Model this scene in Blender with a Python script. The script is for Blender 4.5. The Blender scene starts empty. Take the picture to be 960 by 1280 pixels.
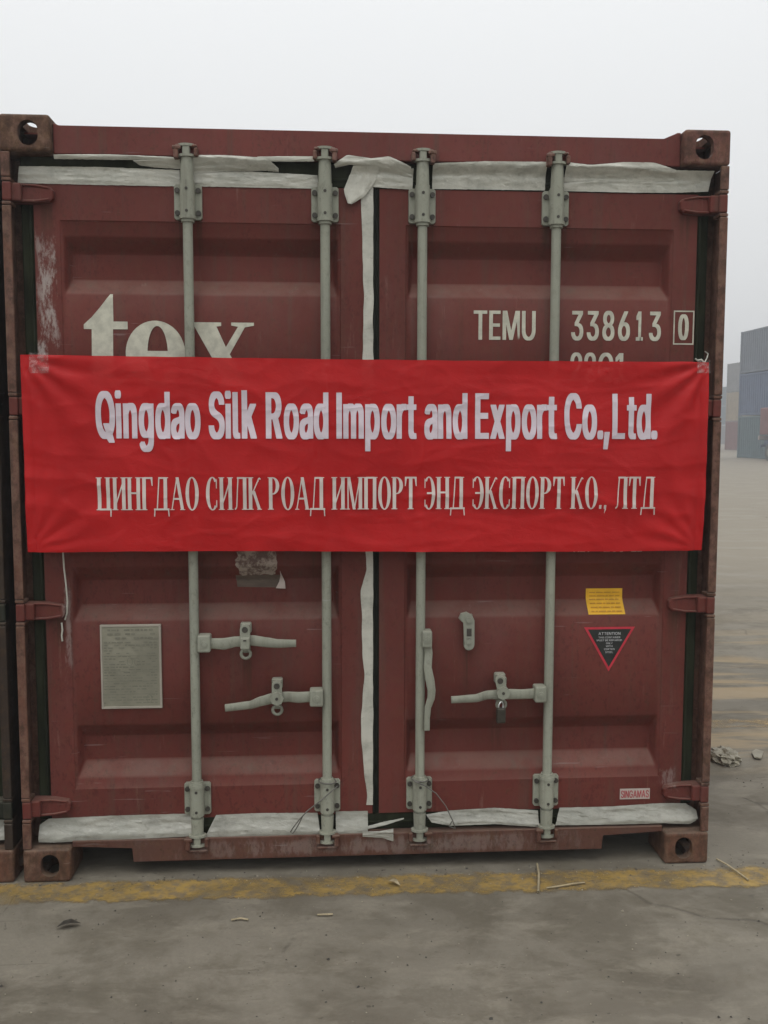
import bpy, bmesh, math, random
from mathutils import Vector, Matrix, noise
R = math.radians
PI = math.pi
random.seed(7)
S = bpy.context.scene
C = S.collection

# ------------------------------------------------------------------ camera
cam_d = bpy.data.cameras.new('camera')
cam = bpy.data.objects.new('camera', cam_d)
C.objects.link(cam)
yaw, pitch, roll = -0.0651231, -0.0858649, -0.0014649
Rm = Matrix.Rotation(yaw, 3, 'Z') @ Matrix.Rotation(pitch, 3, 'X') @ Matrix.Rotation(roll, 3, 'Y')
cam.matrix_world = Matrix.Translation((1.04633, -3.17503, 1.56330)) @ (Rm @ Matrix.Rotation(R(90), 3, 'X')).to_4x4()
cam_d.sensor_fit = 'VERTICAL'
cam_d.sensor_height = 36.0
cam_d.lens = 36.0 * 1160 / 1280
cam_d.clip_start = 0.05
cam_d.clip_end = 3000
S.camera = cam

# ------------------------------------------------------------------ sky and light (overcast, hazy)
SUN_EL, SUN_AZ = 66, 200        # high, behind the photographer, through thick cloud
world = bpy.data.worlds.new('World')
S.world = world
world.use_nodes = True
wt = world.node_tree
wt.nodes.clear()
wo = wt.nodes.new('ShaderNodeOutputWorld')
bg = wt.nodes.new('ShaderNodeBackground')
sky = wt.nodes.new('ShaderNodeTexSky')
sky.sky_type = 'NISHITA'
sky.sun_disc = False
sky.sun_elevation = R(SUN_EL)
sky.sun_rotation = R(SUN_AZ)
sky.air_density = 1.0
sky.dust_density = 6.0
sky.ozone_density = 1.0
hs = wt.nodes.new('ShaderNodeHueSaturation')
hs.inputs['Saturation'].default_value = 0.12
mx = wt.nodes.new('ShaderNodeMix')
mx.data_type = 'RGBA'
mx.inputs[0].default_value = 0.86
mx.inputs[7].default_value = (9.1, 9.25, 9.35, 1)      # flat cloud cover
wt.links.new(sky.outputs[0], hs.inputs['Color'])
wt.links.new(hs.outputs[0], mx.inputs[6])
tcw = wt.nodes.new('ShaderNodeTexCoord')
sx_ = wt.nodes.new('ShaderNodeSeparateXYZ')
wt.links.new(tcw.outputs['Generated'], sx_.inputs[0])
mr = wt.nodes.new('ShaderNodeMapRange')       # overcast sky: brighter overhead than at the horizon
mr.inputs[1].default_value = 0
mr.inputs[2].default_value = 1
mr.inputs[3].default_value = .84
mr.inputs[4].default_value = 1.55
wt.links.new(sx_.outputs[2], mr.inputs[0])
vm = wt.nodes.new('ShaderNodeVectorMath')
vm.operation = 'SCALE'
wt.links.new(mx.outputs[2], vm.inputs[0])
wt.links.new(mr.outputs[0], vm.inputs['Scale'])
wt.links.new(vm.outputs[0], bg.inputs[0])
bg.inputs[1].default_value = 0.1
wt.links.new(bg.outputs[0], wo.inputs[0])

sun_d = bpy.data.lights.new('sun', 'SUN')
sun_d.energy = 0.8
sun_d.angle = R(35)
sun_d.color = (1, 0.97, 0.92)
sun = bpy.data.objects.new('sun', sun_d)
C.objects.link(sun)
az, el = R(SUN_AZ), R(SUN_EL)
sdir = Vector((math.sin(az) * math.cos(el), math.cos(az) * math.cos(el), math.sin(el)))
sun.rotation_euler = sdir.to_track_quat('Z', 'Y').to_euler()
sun.location = (0, 0, 30)

S.view_settings.view_transform = 'Standard'
S.view_settings.look = 'None'
S.view_settings.exposure = 0.0
S.view_settings.gamma = 1.0


# ------------------------------------------------------------------ helpers
def lin(*c):
    return tuple(((v / 255) / 12.92 if v / 255 <= .04045 else ((v / 255 + .055) / 1.055) ** 2.4) for v in c)


class NT:
    """small node tree writer"""
    def __init__(s, name):
        s.m = bpy.data.materials.new(name)
        s.m.use_nodes = True
        s.t = s.m.node_tree
        s.b = s.t.nodes['Principled BSDF']
        s.out = s.t.nodes['Material Output']
        tc = s.t.nodes.new('ShaderNodeTexCoord')
        s.co = tc.outputs['Object']

    def new(s, typ, **kw):
        n = s.t.nodes.new(typ)
        for k, v in kw.items():
            setattr(n, k, v)
        return n

    def link(s, a, b):
        s.t.links.new(a, b)

    def math(s, op, a, b=None, clamp=False):
        n = s.new('ShaderNodeMath', operation=op, use_clamp=clamp)
        for i, v in enumerate((a, b)):
            if v is None: continue
            if isinstance(v, (int, float)): n.inputs[i].default_value = v
            else: s.link(v, n.inputs[i])
        return n.outputs[0]

    def mapping(s, scale=(1, 1, 1), loc=(0, 0, 0), rot=(0, 0, 0)):
        n = s.new('ShaderNodeMapping')
        n.inputs['Scale'].default_value = scale
        n.inputs['Location'].default_value = loc
        n.inputs['Rotation'].default_value = rot
        s.link(s.co, n.inputs[0])
        return n.outputs[0]

    def noise(s, scale, detail=4, rough=.55, stretch=None, loc=(0, 0, 0), rot=(0, 0, 0), dist=0):
        n = s.new('ShaderNodeTexNoise')
        n.inputs['Scale'].default_value = scale
        n.inputs['Detail'].default_value = detail
        n.inputs['Roughness'].default_value = rough
        n.inputs['Distortion'].default_value = dist
        s.link(s.mapping(stretch or (1, 1, 1), loc, rot), n.inputs[0])
        return n.outputs[0]

    def ramp(s, v, lo, hi, a=0.0, b=1.0):
        n = s.new('ShaderNodeMapRange', interpolation_type='SMOOTHSTEP')
        s.link(v, n.inputs[0])
        n.inputs[1].default_value = lo
        n.inputs[2].default_value = hi
        n.inputs[3].default_value = a
        n.inputs[4].default_value = b
        return n.outputs[0]

    def mix(s, f, a, b):
        n = s.new('ShaderNodeMix', data_type='RGBA')
        for i, v in ((0, f), (6, a), (7, b)):
            if isinstance(v, (int, float)): n.inputs[i].default_value = v
            elif isinstance(v, tuple): n.inputs[i].default_value = (*v[:3], 1)
            else: s.link(v, n.inputs[i])
        return n.outputs[2]

    def sep(s):
        n = s.new('ShaderNodeSeparateXYZ')
        s.link(s.co, n.inputs[0])
        return n.outputs

    def color(s, v):
        if isinstance(v, tuple): s.b.inputs['Base Color'].default_value = (*v[:3], 1)
        else: s.link(v, s.b.inputs['Base Color'])

    def rough(s, v):
        if isinstance(v, (int, float)): s.b.inputs['Roughness'].default_value = v
        else: s.link(v, s.b.inputs['Roughness'])

    def bump(s, v, strength=.3, dist=.002):
        n = s.new('ShaderNodeBump')
        n.inputs['Strength'].default_value = strength
        n.inputs['Distance'].default_value = dist
        s.link(v, n.inputs['Height'])
        s.link(n.outputs[0], s.b.inputs['Normal'])


def sc(c, k):
    return tuple(v * k for v in c)


def steel_paint(name, base, rust=.15, dirt=.25, scuffs=(), runs=(), rough=.5, spec=.14):
    """painted steel: faded patches, vertical streaks, chips and rust; scuffs = boxes (x, z, rx, rz, amount)"""
    t = NT(name)
    t.b.inputs['Specular IOR Level'].default_value = spec
    big = t.noise(1.7, 5, .6)
    col = t.mix(t.ramp(big, .3, .7), sc(base, .86), sc(base, 1.14))
    fade = t.noise(5, 6, .65, (1, 1, .35), (3, 1, 2))
    grey = tuple(.6 * v + .4 * (sum(base) / 3) * 1.5 for v in base)
    col = t.mix(t.ramp(fade, .45, .8, 0, .35), col, grey)
    streak = t.noise(9, 4, .6, (3, 3, .12), (5, 2, 0))
    col = t.mix(t.ramp(streak, .5, .78, 0, dirt), col, (.075, .06, .045))
    pale = t.noise(14, 6, .75, (2.2, 2, .2), (0, 7, 4))
    col = t.mix(t.ramp(pale, .6, .78, 0, dirt * .8), col, sc((.3, .22, .18), 1))
    chips = t.noise(42, 7, .75, (1, 1, 1), (1, 4, 9))
    big2 = t.noise(3.2, 3, .6, (1, 1, 1), (8, 8, 1))
    cm = t.math('MULTIPLY', t.ramp(chips, .57, .63), t.ramp(big2, .4, .6))
    col = t.mix(t.math('MULTIPLY', cm, min(1, rust * 3)), col, (.07, .038, .022))
    rn = t.noise(7, 8, .72, (1, 1, .8), (2, 9, 3))
    col = t.mix(t.ramp(t.noise(4, 6, .7, (2.5, 2, .25), (9, 1, 4)), .6, .8, 0, dirt * 1.3), col, (.06, .034, .018))
    col = t.mix(t.ramp(rn, .72 - rust * .42, .86 - rust * .3, 0, .85), col, (.085, .047, .026))
    rn2 = t.noise(30, 6, .7)
    col = t.mix(t.math('MULTIPLY', t.ramp(rn2, .5, .62), min(1, rust * .8)), col, (.13, .075, .04))
    if scuffs:
        x, y, z = t.sep()
        sn = t.noise(16, 8, .78, (1.6, 1, .55), (2, 2, 2))
        tot = None
        for (cx, cz, rx, rz, am) in scuffs:
            dx = t.math('DIVIDE', t.math('ABSOLUTE', t.math('SUBTRACT', x, cx)), rx)
            dz = t.math('DIVIDE', t.math('ABSOLUTE', t.math('SUBTRACT', z, cz)), rz)
            m = t.ramp(t.math('MAXIMUM', dx, dz), .2, 1.1, 1, 0)
            v = t.math('MULTIPLY', t.ramp(t.math('ADD', sn, t.math('MULTIPLY', m, .2)), .6, .74), t.math('MULTIPLY', m, am))
            tot = v if tot is None else t.math('MAXIMUM', tot, v)
        col = t.mix(tot, col, (.42, .38, .35))
    if rust > .4:
        mo = t.noise(26, 7, .75, (1, 1, .8), (3, 3, 3))
        mo2 = t.noise(9, 5, .7, (1.5, 1.5, .6), (5, 8, 3))
        col = t.mix(t.ramp(mo, .45, .62, 0, .75), col, (.05, .028, .018))
        col = t.mix(t.ramp(mo, .5, .36, 0, .55), col, (.20, .125, .085))
        col = t.mix(t.ramp(mo2, .5, .68, 0, .6), col, (.16, .07, .045))
    if runs:                        # rust and dirt runs below fittings: (x, top z, half width, length, amount)
        x, y, z = t.sep()
        rn_ = t.noise(14, 5, .7, (5, 1, .18), (4, 4, 4))
        tot = None
        for (cx, zt, rx, ln, am) in runs:
            dx = t.math('DIVIDE', t.math('ABSOLUTE', t.math('SUBTRACT', x, cx)), rx)
            dz = t.math('DIVIDE', t.math('SUBTRACT', zt, z), ln)
            m = t.math('MULTIPLY', t.ramp(dx, .2, 1, 1, 0), t.math('MULTIPLY', t.ramp(dz, 0, .06), t.ramp(dz, .2, 1, 1, 0)))
            v = t.math('MULTIPLY', m, am)
            tot = v if tot is None else t.math('MAXIMUM', tot, v)
        col = t.mix(t.math('MULTIPLY', tot, t.ramp(rn_, .36, .6)), col, (.05, .028, .015))
    # fine grime
    fg = t.noise(60, 6, .75, (1, 1, .6), (2, 2, 7))
    fg2 = t.noise(2.6, 4, .6, (1, 1, .7), (6, 2, 7))
    col = t.mix(t.math('MULTIPLY', t.ramp(fg, .5, .66), t.ramp(fg2, .35, .65, .15, .55)), col, sc(base, .45))
    sc1 = t.noise(20, 3, .5, (.25, 1, 5), (3, 5, 2), (0, .25, 0))
    col = t.mix(t.math('MULTIPLY', t.ramp(sc1, .69, .72, 0, .5), t.ramp(fg2, .45, .6)), col, tuple(v * .6 + .16 for v in base))
    # settled dust on ledges that face up
    ge = t.new('ShaderNodeNewGeometry')
    sp = t.new('ShaderNodeSeparateXYZ')
    t.link(ge.outputs['Normal'], sp.inputs[0])
    dn = t.noise(11, 5, .65, (1, 1, 1), (6, 6, 6))
    dm = t.math('MULTIPLY', t.ramp(sp.outputs[2], .12, .75), t.ramp(dn, .25, .6, .35, 1))
    col = t.mix(t.math('MULTIPLY', dm, .22), col, (.25, .215, .17))
    t.color(col)
    t.rough(t.ramp(rn, .3, .8, rough - .08, rough + .3))
    dent = t.noise(3.3, 2, .5, (1, 1, 1), (7, 1, 1))
    h = t.math('ADD', t.math('MULTIPLY', rn, .14), t.math('MULTIPLY', chips, .07))
    t.bump(t.math('ADD', h, dent), .4, .012)
    return t.m


RED = (.128, .032, .025)
M = {}
RUNS = [(rx + q * .035, 2.30, .016, .22, .55) for rx in (.597, 1.055, 1.385, 1.846) for q in (-1, 1)] + \
       [(rx, 1.15, .03, .30, .45) for rx in (.63, 1.02, 1.42, 1.81)] + [(.775, .79, .03, .22, .6), (.882, .60, .03, .2, .6), (1.672, .57, .035, .25, .6), (1.556, .80, .02, .22, .6)] + \
       [(.13, zz, .035, .16, .6) for zz in (2.32, .92, .22)] + [(2.31, zz, .035, .16, .6) for zz in (2.32, .92, .22)]
M['red'] = steel_paint('red_brown_paint', RED, .13, .42, runs=RUNS, scuffs=[
    (.125, 2.03, .05, .27, .75), (.10, 1.84, .035, .06, .8), (.16, .9, .02, .25, .35),
    (1.20, .65, .03, .04, .5), (2.30, .30, .05, .06, .3)])
M['red_rail'] = steel_paint('red_brown_rail_paint', (.150, .041, .034), .14, .5)
M['sill'] = steel_paint('scraped_sill_paint', (.105, .047, .034), .35, .42, scuffs=[(1.2, .09, 1.1, .05, .2)])
M['post'] = steel_paint('rusty_post_paint', (.14, .07, .052), .42, .5)
M['cast'] = steel_paint('rusty_casting', (.12, .062, .042), .75, .5, rough=.65)
M['castred'] = steel_paint('worn_red_casting', (.15, .065, .052), .5, .5, rough=.6)
M['lock'] = steel_paint('pale_grey_lock_paint', (.285, .293, .235), .07, .6, rough=.45)
M['keeper'] = steel_paint('rusty_keeper_paint', (.19, .1, .08), .5, .4)
M['neigh'] = steel_paint('dark_green_paint', (.022, .024, .017), .1, .2)
M['neighpost'] = steel_paint('dark_brown_post_paint', (.035, .024, .018), .2, .3)


def simple(name, col, rough=.6, noise_amt=.15, scale=20, metal=0, spec=.4, bump=0, stretch=None):
    t = NT(name)
    n = t.noise(scale, 5, .6, stretch)
    t.color(t.mix(t.ramp(n, .3, .7), sc(col, 1 - noise_amt), sc(col, 1 + noise_amt)))
    t.rough(rough)
    t.b.inputs['Metallic'].default_value = metal
    t.b.inputs['Specular IOR Level'].default_value = spec
    if bump: t.bump(n, bump, .003)
    return t.m


M['rubber'] = simple('black_green_rubber', (.021, .024, .013), .85, .45, 18, stretch=(1, 1, .3), bump=.3, spec=.1)
M['black'] = simple('black_rubber', (.010, .011, .008), .8, .3, 25, spec=.1)
M['dark'] = simple('dark_bolt_steel_and_holes', (.045, .04, .032), .6, .3, 60)
M['letter'] = simple('aged_cream_lettering', (.50, .49, .40), .6, .16, 30)
M['plate'] = simple('aluminium_plate', (.235, .225, .17), .5, .12, 12)
M['plate_rim'] = simple('plate_rim', (.33, .3, .25), .5, .1, 12)
M['print'] = simple('faded_print', (.17, .165, .125), .6, .2, 30)
M['yellow'] = simple('yellow_decal', (.75, .42, .02), .5, .08, 30)
M['ochre_print'] = simple('ochre_print', (.50, .25, .02), .5, .1, 30)
M['blackdecal'] = simple('black_decal', (.02, .022, .02), .4, .2, 30)
M['reddecal'] = simple('red_decal', (.5, .03, .05), .45, .1, 30)
M['redprint'] = simple('faded_red_print', (.36, .05, .06), .5, .15, 30)
M['whiteprint'] = simple('white_print', (.62, .62, .62), .5, .05, 30)
M['whitedecal'] = simple('white_decal', (.46, .39, .35), .5, .08, 30)
M['steel'] = simple('bright_steel', (.6, .6, .58), .3, .1, 30, metal=1)
M['lockbody'] = simple('dark_padlock_body', (.05, .045, .035), .4, .2, 60, metal=.3)
M['straw'] = simple('dry_straw', (.33, .275, .175), .8, .25, 40)
M['leaf'] = simple('dry_leaf', (.33, .27, .17), .8, .3, 40)
M['wood'] = simple('container_floor_wood', (.1, .08, .06), .8, .2, 8)
M['bag_grit'] = simple('pale_grit', (.27, .24, .18), .8, .3, 60)
M['wire'] = simple('grey_wire', (.13, .125, .11), .5, .2, 40)


def tape_mat(name='sealing_tape_plastic', k=1.0):
    t = NT(name)
    n = t.noise(10, 6, .65, (.8, 1, 1.2))
    d = t.noise(30, 6, .72, (.7, 1, 1.6), (4, 4, 4), dist=.8)
    col = t.mix(t.ramp(n, .3, .7), sc((.43, .43, .37), k), sc((.54, .53, .46), k))
    col = t.mix(t.ramp(d, .56, .70, 0, .45), col, sc((.24, .235, .18), k))  # darker streaks put the shade of creases into the colour
    t.color(col)
    t.rough(.32)
    t.bump(t.math('ADD', n, t.math('MULTIPLY', d, .7)), .5, .005)
    tr = t.new('ShaderNodeBsdfTransparent')
    tr.inputs[0].default_value = (.9, .9, .82, 1)
    mxs = t.new('ShaderNodeMixShader')          # milky film: shows a little of what is under it
    t.link(t.ramp(t.noise(12, 6, .7, (1, 1, 1.3), (1, 9, 2)), .45, .75, .0, .3), mxs.inputs[0])
    t.link(t.b.outputs[0], mxs.inputs[1])
    t.link(tr.outputs[0], mxs.inputs[2])
    t.link(mxs.outputs[0], t.out.inputs[0])
    return t.m


M['tape'] = tape_mat()
M['tape_low'] = tape_mat('dirty_sealing_tape_plastic', .68)
M['tape_string'] = simple('pale_string', (.38, .36, .3), .7, .2, 40)


def residue_mat():
    t = NT('torn_sticker_residue')
    n = t.noise(28, 7, .75)
    col = t.mix(t.ramp(n, .42, .58), (.11, .065, .05), (.33, .27, .22))
    t.color(col)
    t.rough(.8)
    t.bump(n, .5, .003)
    return t.m


M['residue'] = residue_mat()
M['residue_dark'] = simple('glue_stain', (.11, .08, .06), .7, .25, 30, stretch=(.3, 1, 1))


def cloth_mat():
    t = NT('red_banner_cloth')
    n = t.noise(3, 4, .6)
    col = t.mix(t.ramp(n, .3, .7), (.40, .007, .008), (.48, .011, .012))
    t.color(col)
    t.rough(.42)
    t.b.inputs['Specular IOR Level'].default_value = .2
    w = t.noise(26, 6, .6, (1, 1, 1.6), dist=.8)
    w2 = t.noise(600, 2, .5)
    t.bump(t.math('ADD', w, t.math('MULTIPLY', w2, .02)), .35, .005)
    tr = t.new('ShaderNodeBsdfTransparent')
    tr.inputs[0].default_value = (1, .45, .45, 1)
    mxs = t.new('ShaderNodeMixShader')
    mxs.inputs[0].default_value = .07          # thin cloth: a hint of what lies behind
    t.link(t.b.outputs[0], mxs.inputs[1])
    t.link(tr.outputs[0], mxs.inputs[2])
    t.link(mxs.outputs[0], t.out.inputs[0])
    return t.m


M['cloth'] = cloth_mat()
M['bannertext'] = simple('banner_white_print', (.62, .54, .59), .5, .07, 14)
M['bannertext2'] = simple('banner_cream_print', (.60, .52, .48), .5, .07, 14)


def clear_tape():
    t = NT('milky_clear_tape')
    t.color((.6, .45, .43))
    t.rough(.35)
    n = t.noise(60, 4, .6)
    tr = t.new('ShaderNodeBsdfTransparent')
    mxs = t.new('ShaderNodeMixShader')
    t.link(t.ramp(n, .35, .65, .68, .95), mxs.inputs[0])
    t.link(t.b.outputs[0], mxs.inputs[1])
    t.link(tr.outputs[0], mxs.inputs[2])
    t.link(mxs.outputs[0], t.out.inputs[0])
    return t.m


M['cleartape'] = clear_tape()


# ---- mesh building
class MB:
    def __init__(s):
        s.bm = bmesh.new()

    def box(s, x0, x1, y0, y1, z0, z1, mi=0, bev=0, seg=1):
        r = bmesh.ops.create_cube(s.bm, size=1)
        vs = r['verts']
        for v in vs:
            v.co = Vector((x0 + (v.co.x + .5) * (x1 - x0), y0 + (v.co.y + .5) * (y1 - y0), z0 + (v.co.z + .5) * (z1 - z0)))
        fs = {f for v in vs for f in v.link_faces}
        for f in fs: f.material_index = mi
        if bev:
            es = {e for v in vs for e in v.link_edges}
            rr = bmesh.ops.bevel(s.bm, geom=list(es), offset=bev, segments=seg, affect='EDGES', profile=.5)
            for f in rr['faces']: f.material_index = mi
        return s

    def tube(s, a, b, r, n=16, mi=0, r2=None, smooth=True):
        a, b = Vector(a), Vector(b)
        d = b - a
        q = d.to_track_quat('Z', 'Y')
        r2 = r if r2 is None else r2
        rings = []
        for p, rr in ((a, r), (b, r2)):
            rings.append([s.bm.verts.new(p + q @ Vector((rr * math.cos(2 * PI * i / n), rr * math.sin(2 * PI * i / n), 0))) for i in range(n)])
        for i in range(n):
            f = s.bm.faces.new((rings[0][i], rings[0][(i + 1) % n], rings[1][(i + 1) % n], rings[1][i]))
            f.smooth = smooth
            f.material_index = mi
        for ring, rev in ((rings[0], True), (rings[1], False)):
            f = s.bm.faces.new(list(reversed(ring)) if rev else ring)
            f.material_index = mi
            for e in f.edges: e.smooth = False
        return s

    def path(s, pts, r, n=6, mi=0):
        pts = [Vector(p) for p in pts]
        rings = []
        for i, p in enumerate(pts):
            d = (pts[min(i + 1, len(pts) - 1)] - pts[max(i - 1, 0)]).normalized()
            q = d.to_track_quat('Z', 'Y')
            rings.append([s.bm.verts.new(p + q @ Vector((r * math.cos(2 * PI * k / n), r * math.sin(2 * PI * k / n), 0))) for k in range(n)])
        for a, b in zip(rings, rings[1:]):
            # match nearest vertex to avoid twist
            off = min(range(n), key=lambda o: sum((a[k].co - b[(k + o) % n].co).length for k in range(n)))
            for k in range(n):
                f = s.bm.faces.new((a[k], a[(k + 1) % n], b[(k + 1 + off) % n], b[(k + off) % n]))
                f.smooth = True
                f.material_index = mi
            b[:] = b[off:] + b[:off]
        return s

    def prism(s, pts, y0, y1, mi=0, bev=0):
        """outline in XZ extruded along Y from y0 (front) to y1"""
        a = [s.bm.verts.new((x, y0, z)) for x, z in pts]
        b = [s.bm.verts.new((x, y1, z)) for x, z in pts]
        fs = []
        n = len(pts)
        fs.append(s.bm.faces.new(a))
        fs.append(s.bm.faces.new(list(reversed(b))))
        for i in range(n):
            fs.append(s.bm.faces.new((a[i], b[i], b[(i + 1) % n], a[(i + 1) % n])))
        for f in fs: f.material_index = mi
        if bev:
            es = list(fs[0].edges)
            rr = bmesh.ops.bevel(s.bm, geom=es, offset=bev, segments=2, affect='EDGES', profile=.5)
            for f in rr['faces']: f.material_index = mi
        return s

    def build(s, name, mats, parent=None, recalc=True, jitter=0):
        if recalc: bmesh.ops.recalc_face_normals(s.bm, faces=s.bm.faces)
        me = bpy.data.meshes.new(name)
        s.bm.to_mesh(me)
        s.bm.free()
        for m in (mats if isinstance(mats, (list, tuple)) else [mats]):
            me.materials.append(M[m] if isinstance(m, str) else m)
        return link(name, me, parent)


def link(name, me, parent=None):
    o = bpy.data.objects.new(name, me)
    C.objects.link(o)
    if parent: o.parent = parent
    return o


def empty(name, loc=(0, 0, 0), rz=0, parent=None):
    o = bpy.data.objects.new(name, None)
    o.empty_display_size = .2
    C.objects.link(o)
    o.location = loc
    o.rotation_euler = (0, 0, rz)
    if parent: o.parent = parent
    return o


def tag(o, label=None, cat=None, group=None, kind=None):
    if label: o['label'] = label
    if cat: o['category'] = cat
    if group: o['group'] = group
    if kind: o['kind'] = kind
    return o


# ---- lettering -------------------------------------------------------------
FONT = None
try:                                   # a plain grotesque that ships with Blender; the built-in face otherwise
    import os
    fp = os.path.join(bpy.utils.resource_path('LOCAL'), 'datafiles', 'fonts', 'Inter.woff2')
    if os.path.exists(fp): FONT = bpy.data.fonts.load(fp)
except Exception:
    FONT = None


_chars = {}


def char_mesh(ch):
    """one flat letter as polygons; three letters are drawn here because the bundled face fills them wrongly"""
    if ch in _chars: return _chars[ch]
    w = .1
    own = {'I': [[(0, 0), (w, 0), (w, .73), (0, .73)]],
           'k': [[(0, 0), (w, 0), (w, .76), (0, .76)], [(w, .19), (w, .30), (.34, .545), (.47, .545)], [(.17, .30), (.25, .36), (.49, 0), (.37, 0)]],
           'R': [[(0, 0), (w, 0), (w, .73), (0, .73)], [(w, .65), (.28, .65), (.28, .73), (w, .73)], [(w, .31), (.30, .31), (.30, .39), (w, .39)],
                 [(.26, .33), (.37, .33), (.55, 0), (.43, 0)]] +
                [[(.28 + rx0 * math.cos(a0), .52 + rz0 * math.sin(a0)), (.28 + rx0 * math.cos(a1), .52 + rz0 * math.sin(a1)),
                  (.28 + rx1 * math.cos(a1), .52 + rz1 * math.sin(a1)), (.28 + rx1 * math.cos(a0), .52 + rz1 * math.sin(a0))]
                 for (rx0, rz0, rx1, rz1) in ((.24, .21, .14, .13),) for a0, a1 in [(-PI / 2 + PI * q / 12, -PI / 2 + PI * (q + 1) / 12) for q in range(12)]]}
    if FONT and ch in own:
        kk = max(v.co.y for v in char_mesh('H').vertices) / .73
        me = bpy.data.meshes.new('letter')
        vs, fs = [], []
        for p in own[ch]:
            fs.append(list(range(len(vs), len(vs) + len(p))))
            vs += [(x * kk, y * kk, 0) for x, y in p]
        me.from_pydata(vs, [], fs)
        me.update()
        for pl_ in me.polygons:
            if pl_.normal.z < 0: pl_.flip()
    else:
        cu = bpy.data.curves.new('t', 'FONT')
        cu.body = ch
        cu.resolution_u = 4
        if FONT: cu.font = FONT
        o = bpy.data.objects.new('t', cu)
        C.objects.link(o)
        dg = bpy.context.evaluated_depsgraph_get()
        me = bpy.data.meshes.new_from_object(o.evaluated_get(dg))
        bpy.data.objects.remove(o)
    _chars[ch] = me
    return me


def text_mesh(body, xs, spacing=1.0):
    """flat text squashed sideways by xs, as a mesh in XY"""
    bm = bmesh.new()
    x = 0
    for ch in body:
        if ch == ' ':
            x += .16 * spacing
            continue
        cm_ = char_mesh(ch)
        mn = min(v.co.x for v in cm_.vertices)
        mx_ = max(v.co.x for v in cm_.vertices)
        old = set(bm.verts)
        bm.from_mesh(cm_)
        for v in bm.verts:
            if v not in old: v.co.x = x + v.co.x - mn
        round_ = .075 if ch in 'oecdaQCS' else .095
        x += mx_ - mn + (round_ if ch not in '.,rt' else .12 if ch == ',' else .07) * spacing
    for v in bm.verts: v.co.x *= xs
    me = bpy.data.meshes.new('text')
    bm.to_mesh(me)
    bm.free()
    return me


def lay_text(name, body, x0, x1, z0, z1, yf, mat, parent, xs=.5, off=.012, vo=0, spacing=1.0, sub=0):
    """fit flat print between x0..x1; baseline z0, cap top z1; strokes widened sideways by off; yf(x, z) is the surface it lies on"""
    me = text_mesh(body, xs, spacing)
    me.name = name
    mnx = min(v.co.x for v in me.vertices)
    mxx = max(v.co.x for v in me.vertices)
    capz = max(v.co.y for v in text_mesh('H', 1).vertices)
    d = off * (z1 - z0)                # half the widening
    dz = vo * (z1 - z0)
    n = 5 if off > .009 else 1
    bm = bmesh.new()
    c_ = 0
    for k in range(n):
        for q in ((-1, 1) if dz else (0,)):
            sh = d * (2 * k / (n - 1) - 1) if n > 1 else 0
            old = set(bm.verts)
            bm.from_mesh(me)
            for v in bm.verts:
                if v in old: continue
                x = x0 + d + (v.co.x - mnx) / (mxx - mnx) * (x1 - x0 - 2 * d) + sh
                v.co = Vector((x, -.00006 * c_, z0 + dz + v.co.y / capz * (z1 - z0 - 2 * dz) + q * dz))
            c_ += 1
    conform(bm, yf, sub)
    bm.to_mesh(me)
    bm.free()
    me.materials.clear()
    me.materials.append(M[mat])
    return link(name, me, parent)


def conform(bm, yf, sub):
    if sub:
        bmesh.ops.triangulate(bm, faces=bm.faces)
        for _ in range(4):
            es = [e for e in bm.edges if e.calc_length() > sub]
            if not es: break
            bmesh.ops.subdivide_edges(bm, edges=es, cuts=1)
            bmesh.ops.triangulate(bm, faces=[f for f in bm.faces if len(f.verts) > 3])
    for v in bm.verts: v.co.y = yf(v.co.x, v.co.z) + v.co.y


def flat(name, polys, yf, mat, parent, sub=0, step=.00012):
    """flat print from XZ outlines; each outline a hair in front of the one before"""
    bm = bmesh.new()
    for i, p in enumerate(polys):
        vs = [bm.verts.new((x, -step * i, z)) for x, z in p]
        try: bm.faces.new(vs)
        except ValueError: pass
    bmesh.ops.recalc_face_normals(bm, faces=bm.faces)
    for f in bm.faces:
        f.normal_update()
        if f.normal.y > 0: f.normal_flip()
    if sub == 0: bmesh.ops.triangulate(bm, faces=bm.faces)
    conform(bm, yf, sub)
    me = bpy.data.meshes.new(name)
    bm.to_mesh(me)
    bm.free()
    me.materials.append(M[mat])
    return link(name, me, parent)


# serif capitals (own outlines), cap height 1
T_, t_ = .13, .055


def g_stem(x, th=T_, z0=0, z1=1, top=True, bot=True):
    o = [[(x - th / 2, z0), (x + th / 2, z0), (x + th / 2, z1), (x - th / 2, z1)]]
    sw = th / 2 + .045
    if bot: o.append([(x - sw, z0), (x + sw, z0), (x + sw, z0 + .025), (x - sw, z0 + .025)])
    if top: o.append([(x - sw, z1 - .025), (x + sw, z1 - .025), (x + sw, z1), (x - sw, z1)])
    return o


def g_line(x0, z0, x1, z1, w):
    """slanted stroke of horizontal width w"""
    return [[(x0 - w / 2, z0), (x0 + w / 2, z0), (x1 + w / 2, z1), (x1 - w / 2, z1)]]


def g_bar(x0, x1, z, th=t_):
    return [[(x0, z - th / 2), (x1, z - th / 2), (x1, z + th / 2), (x0, z + th / 2)]]


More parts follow.
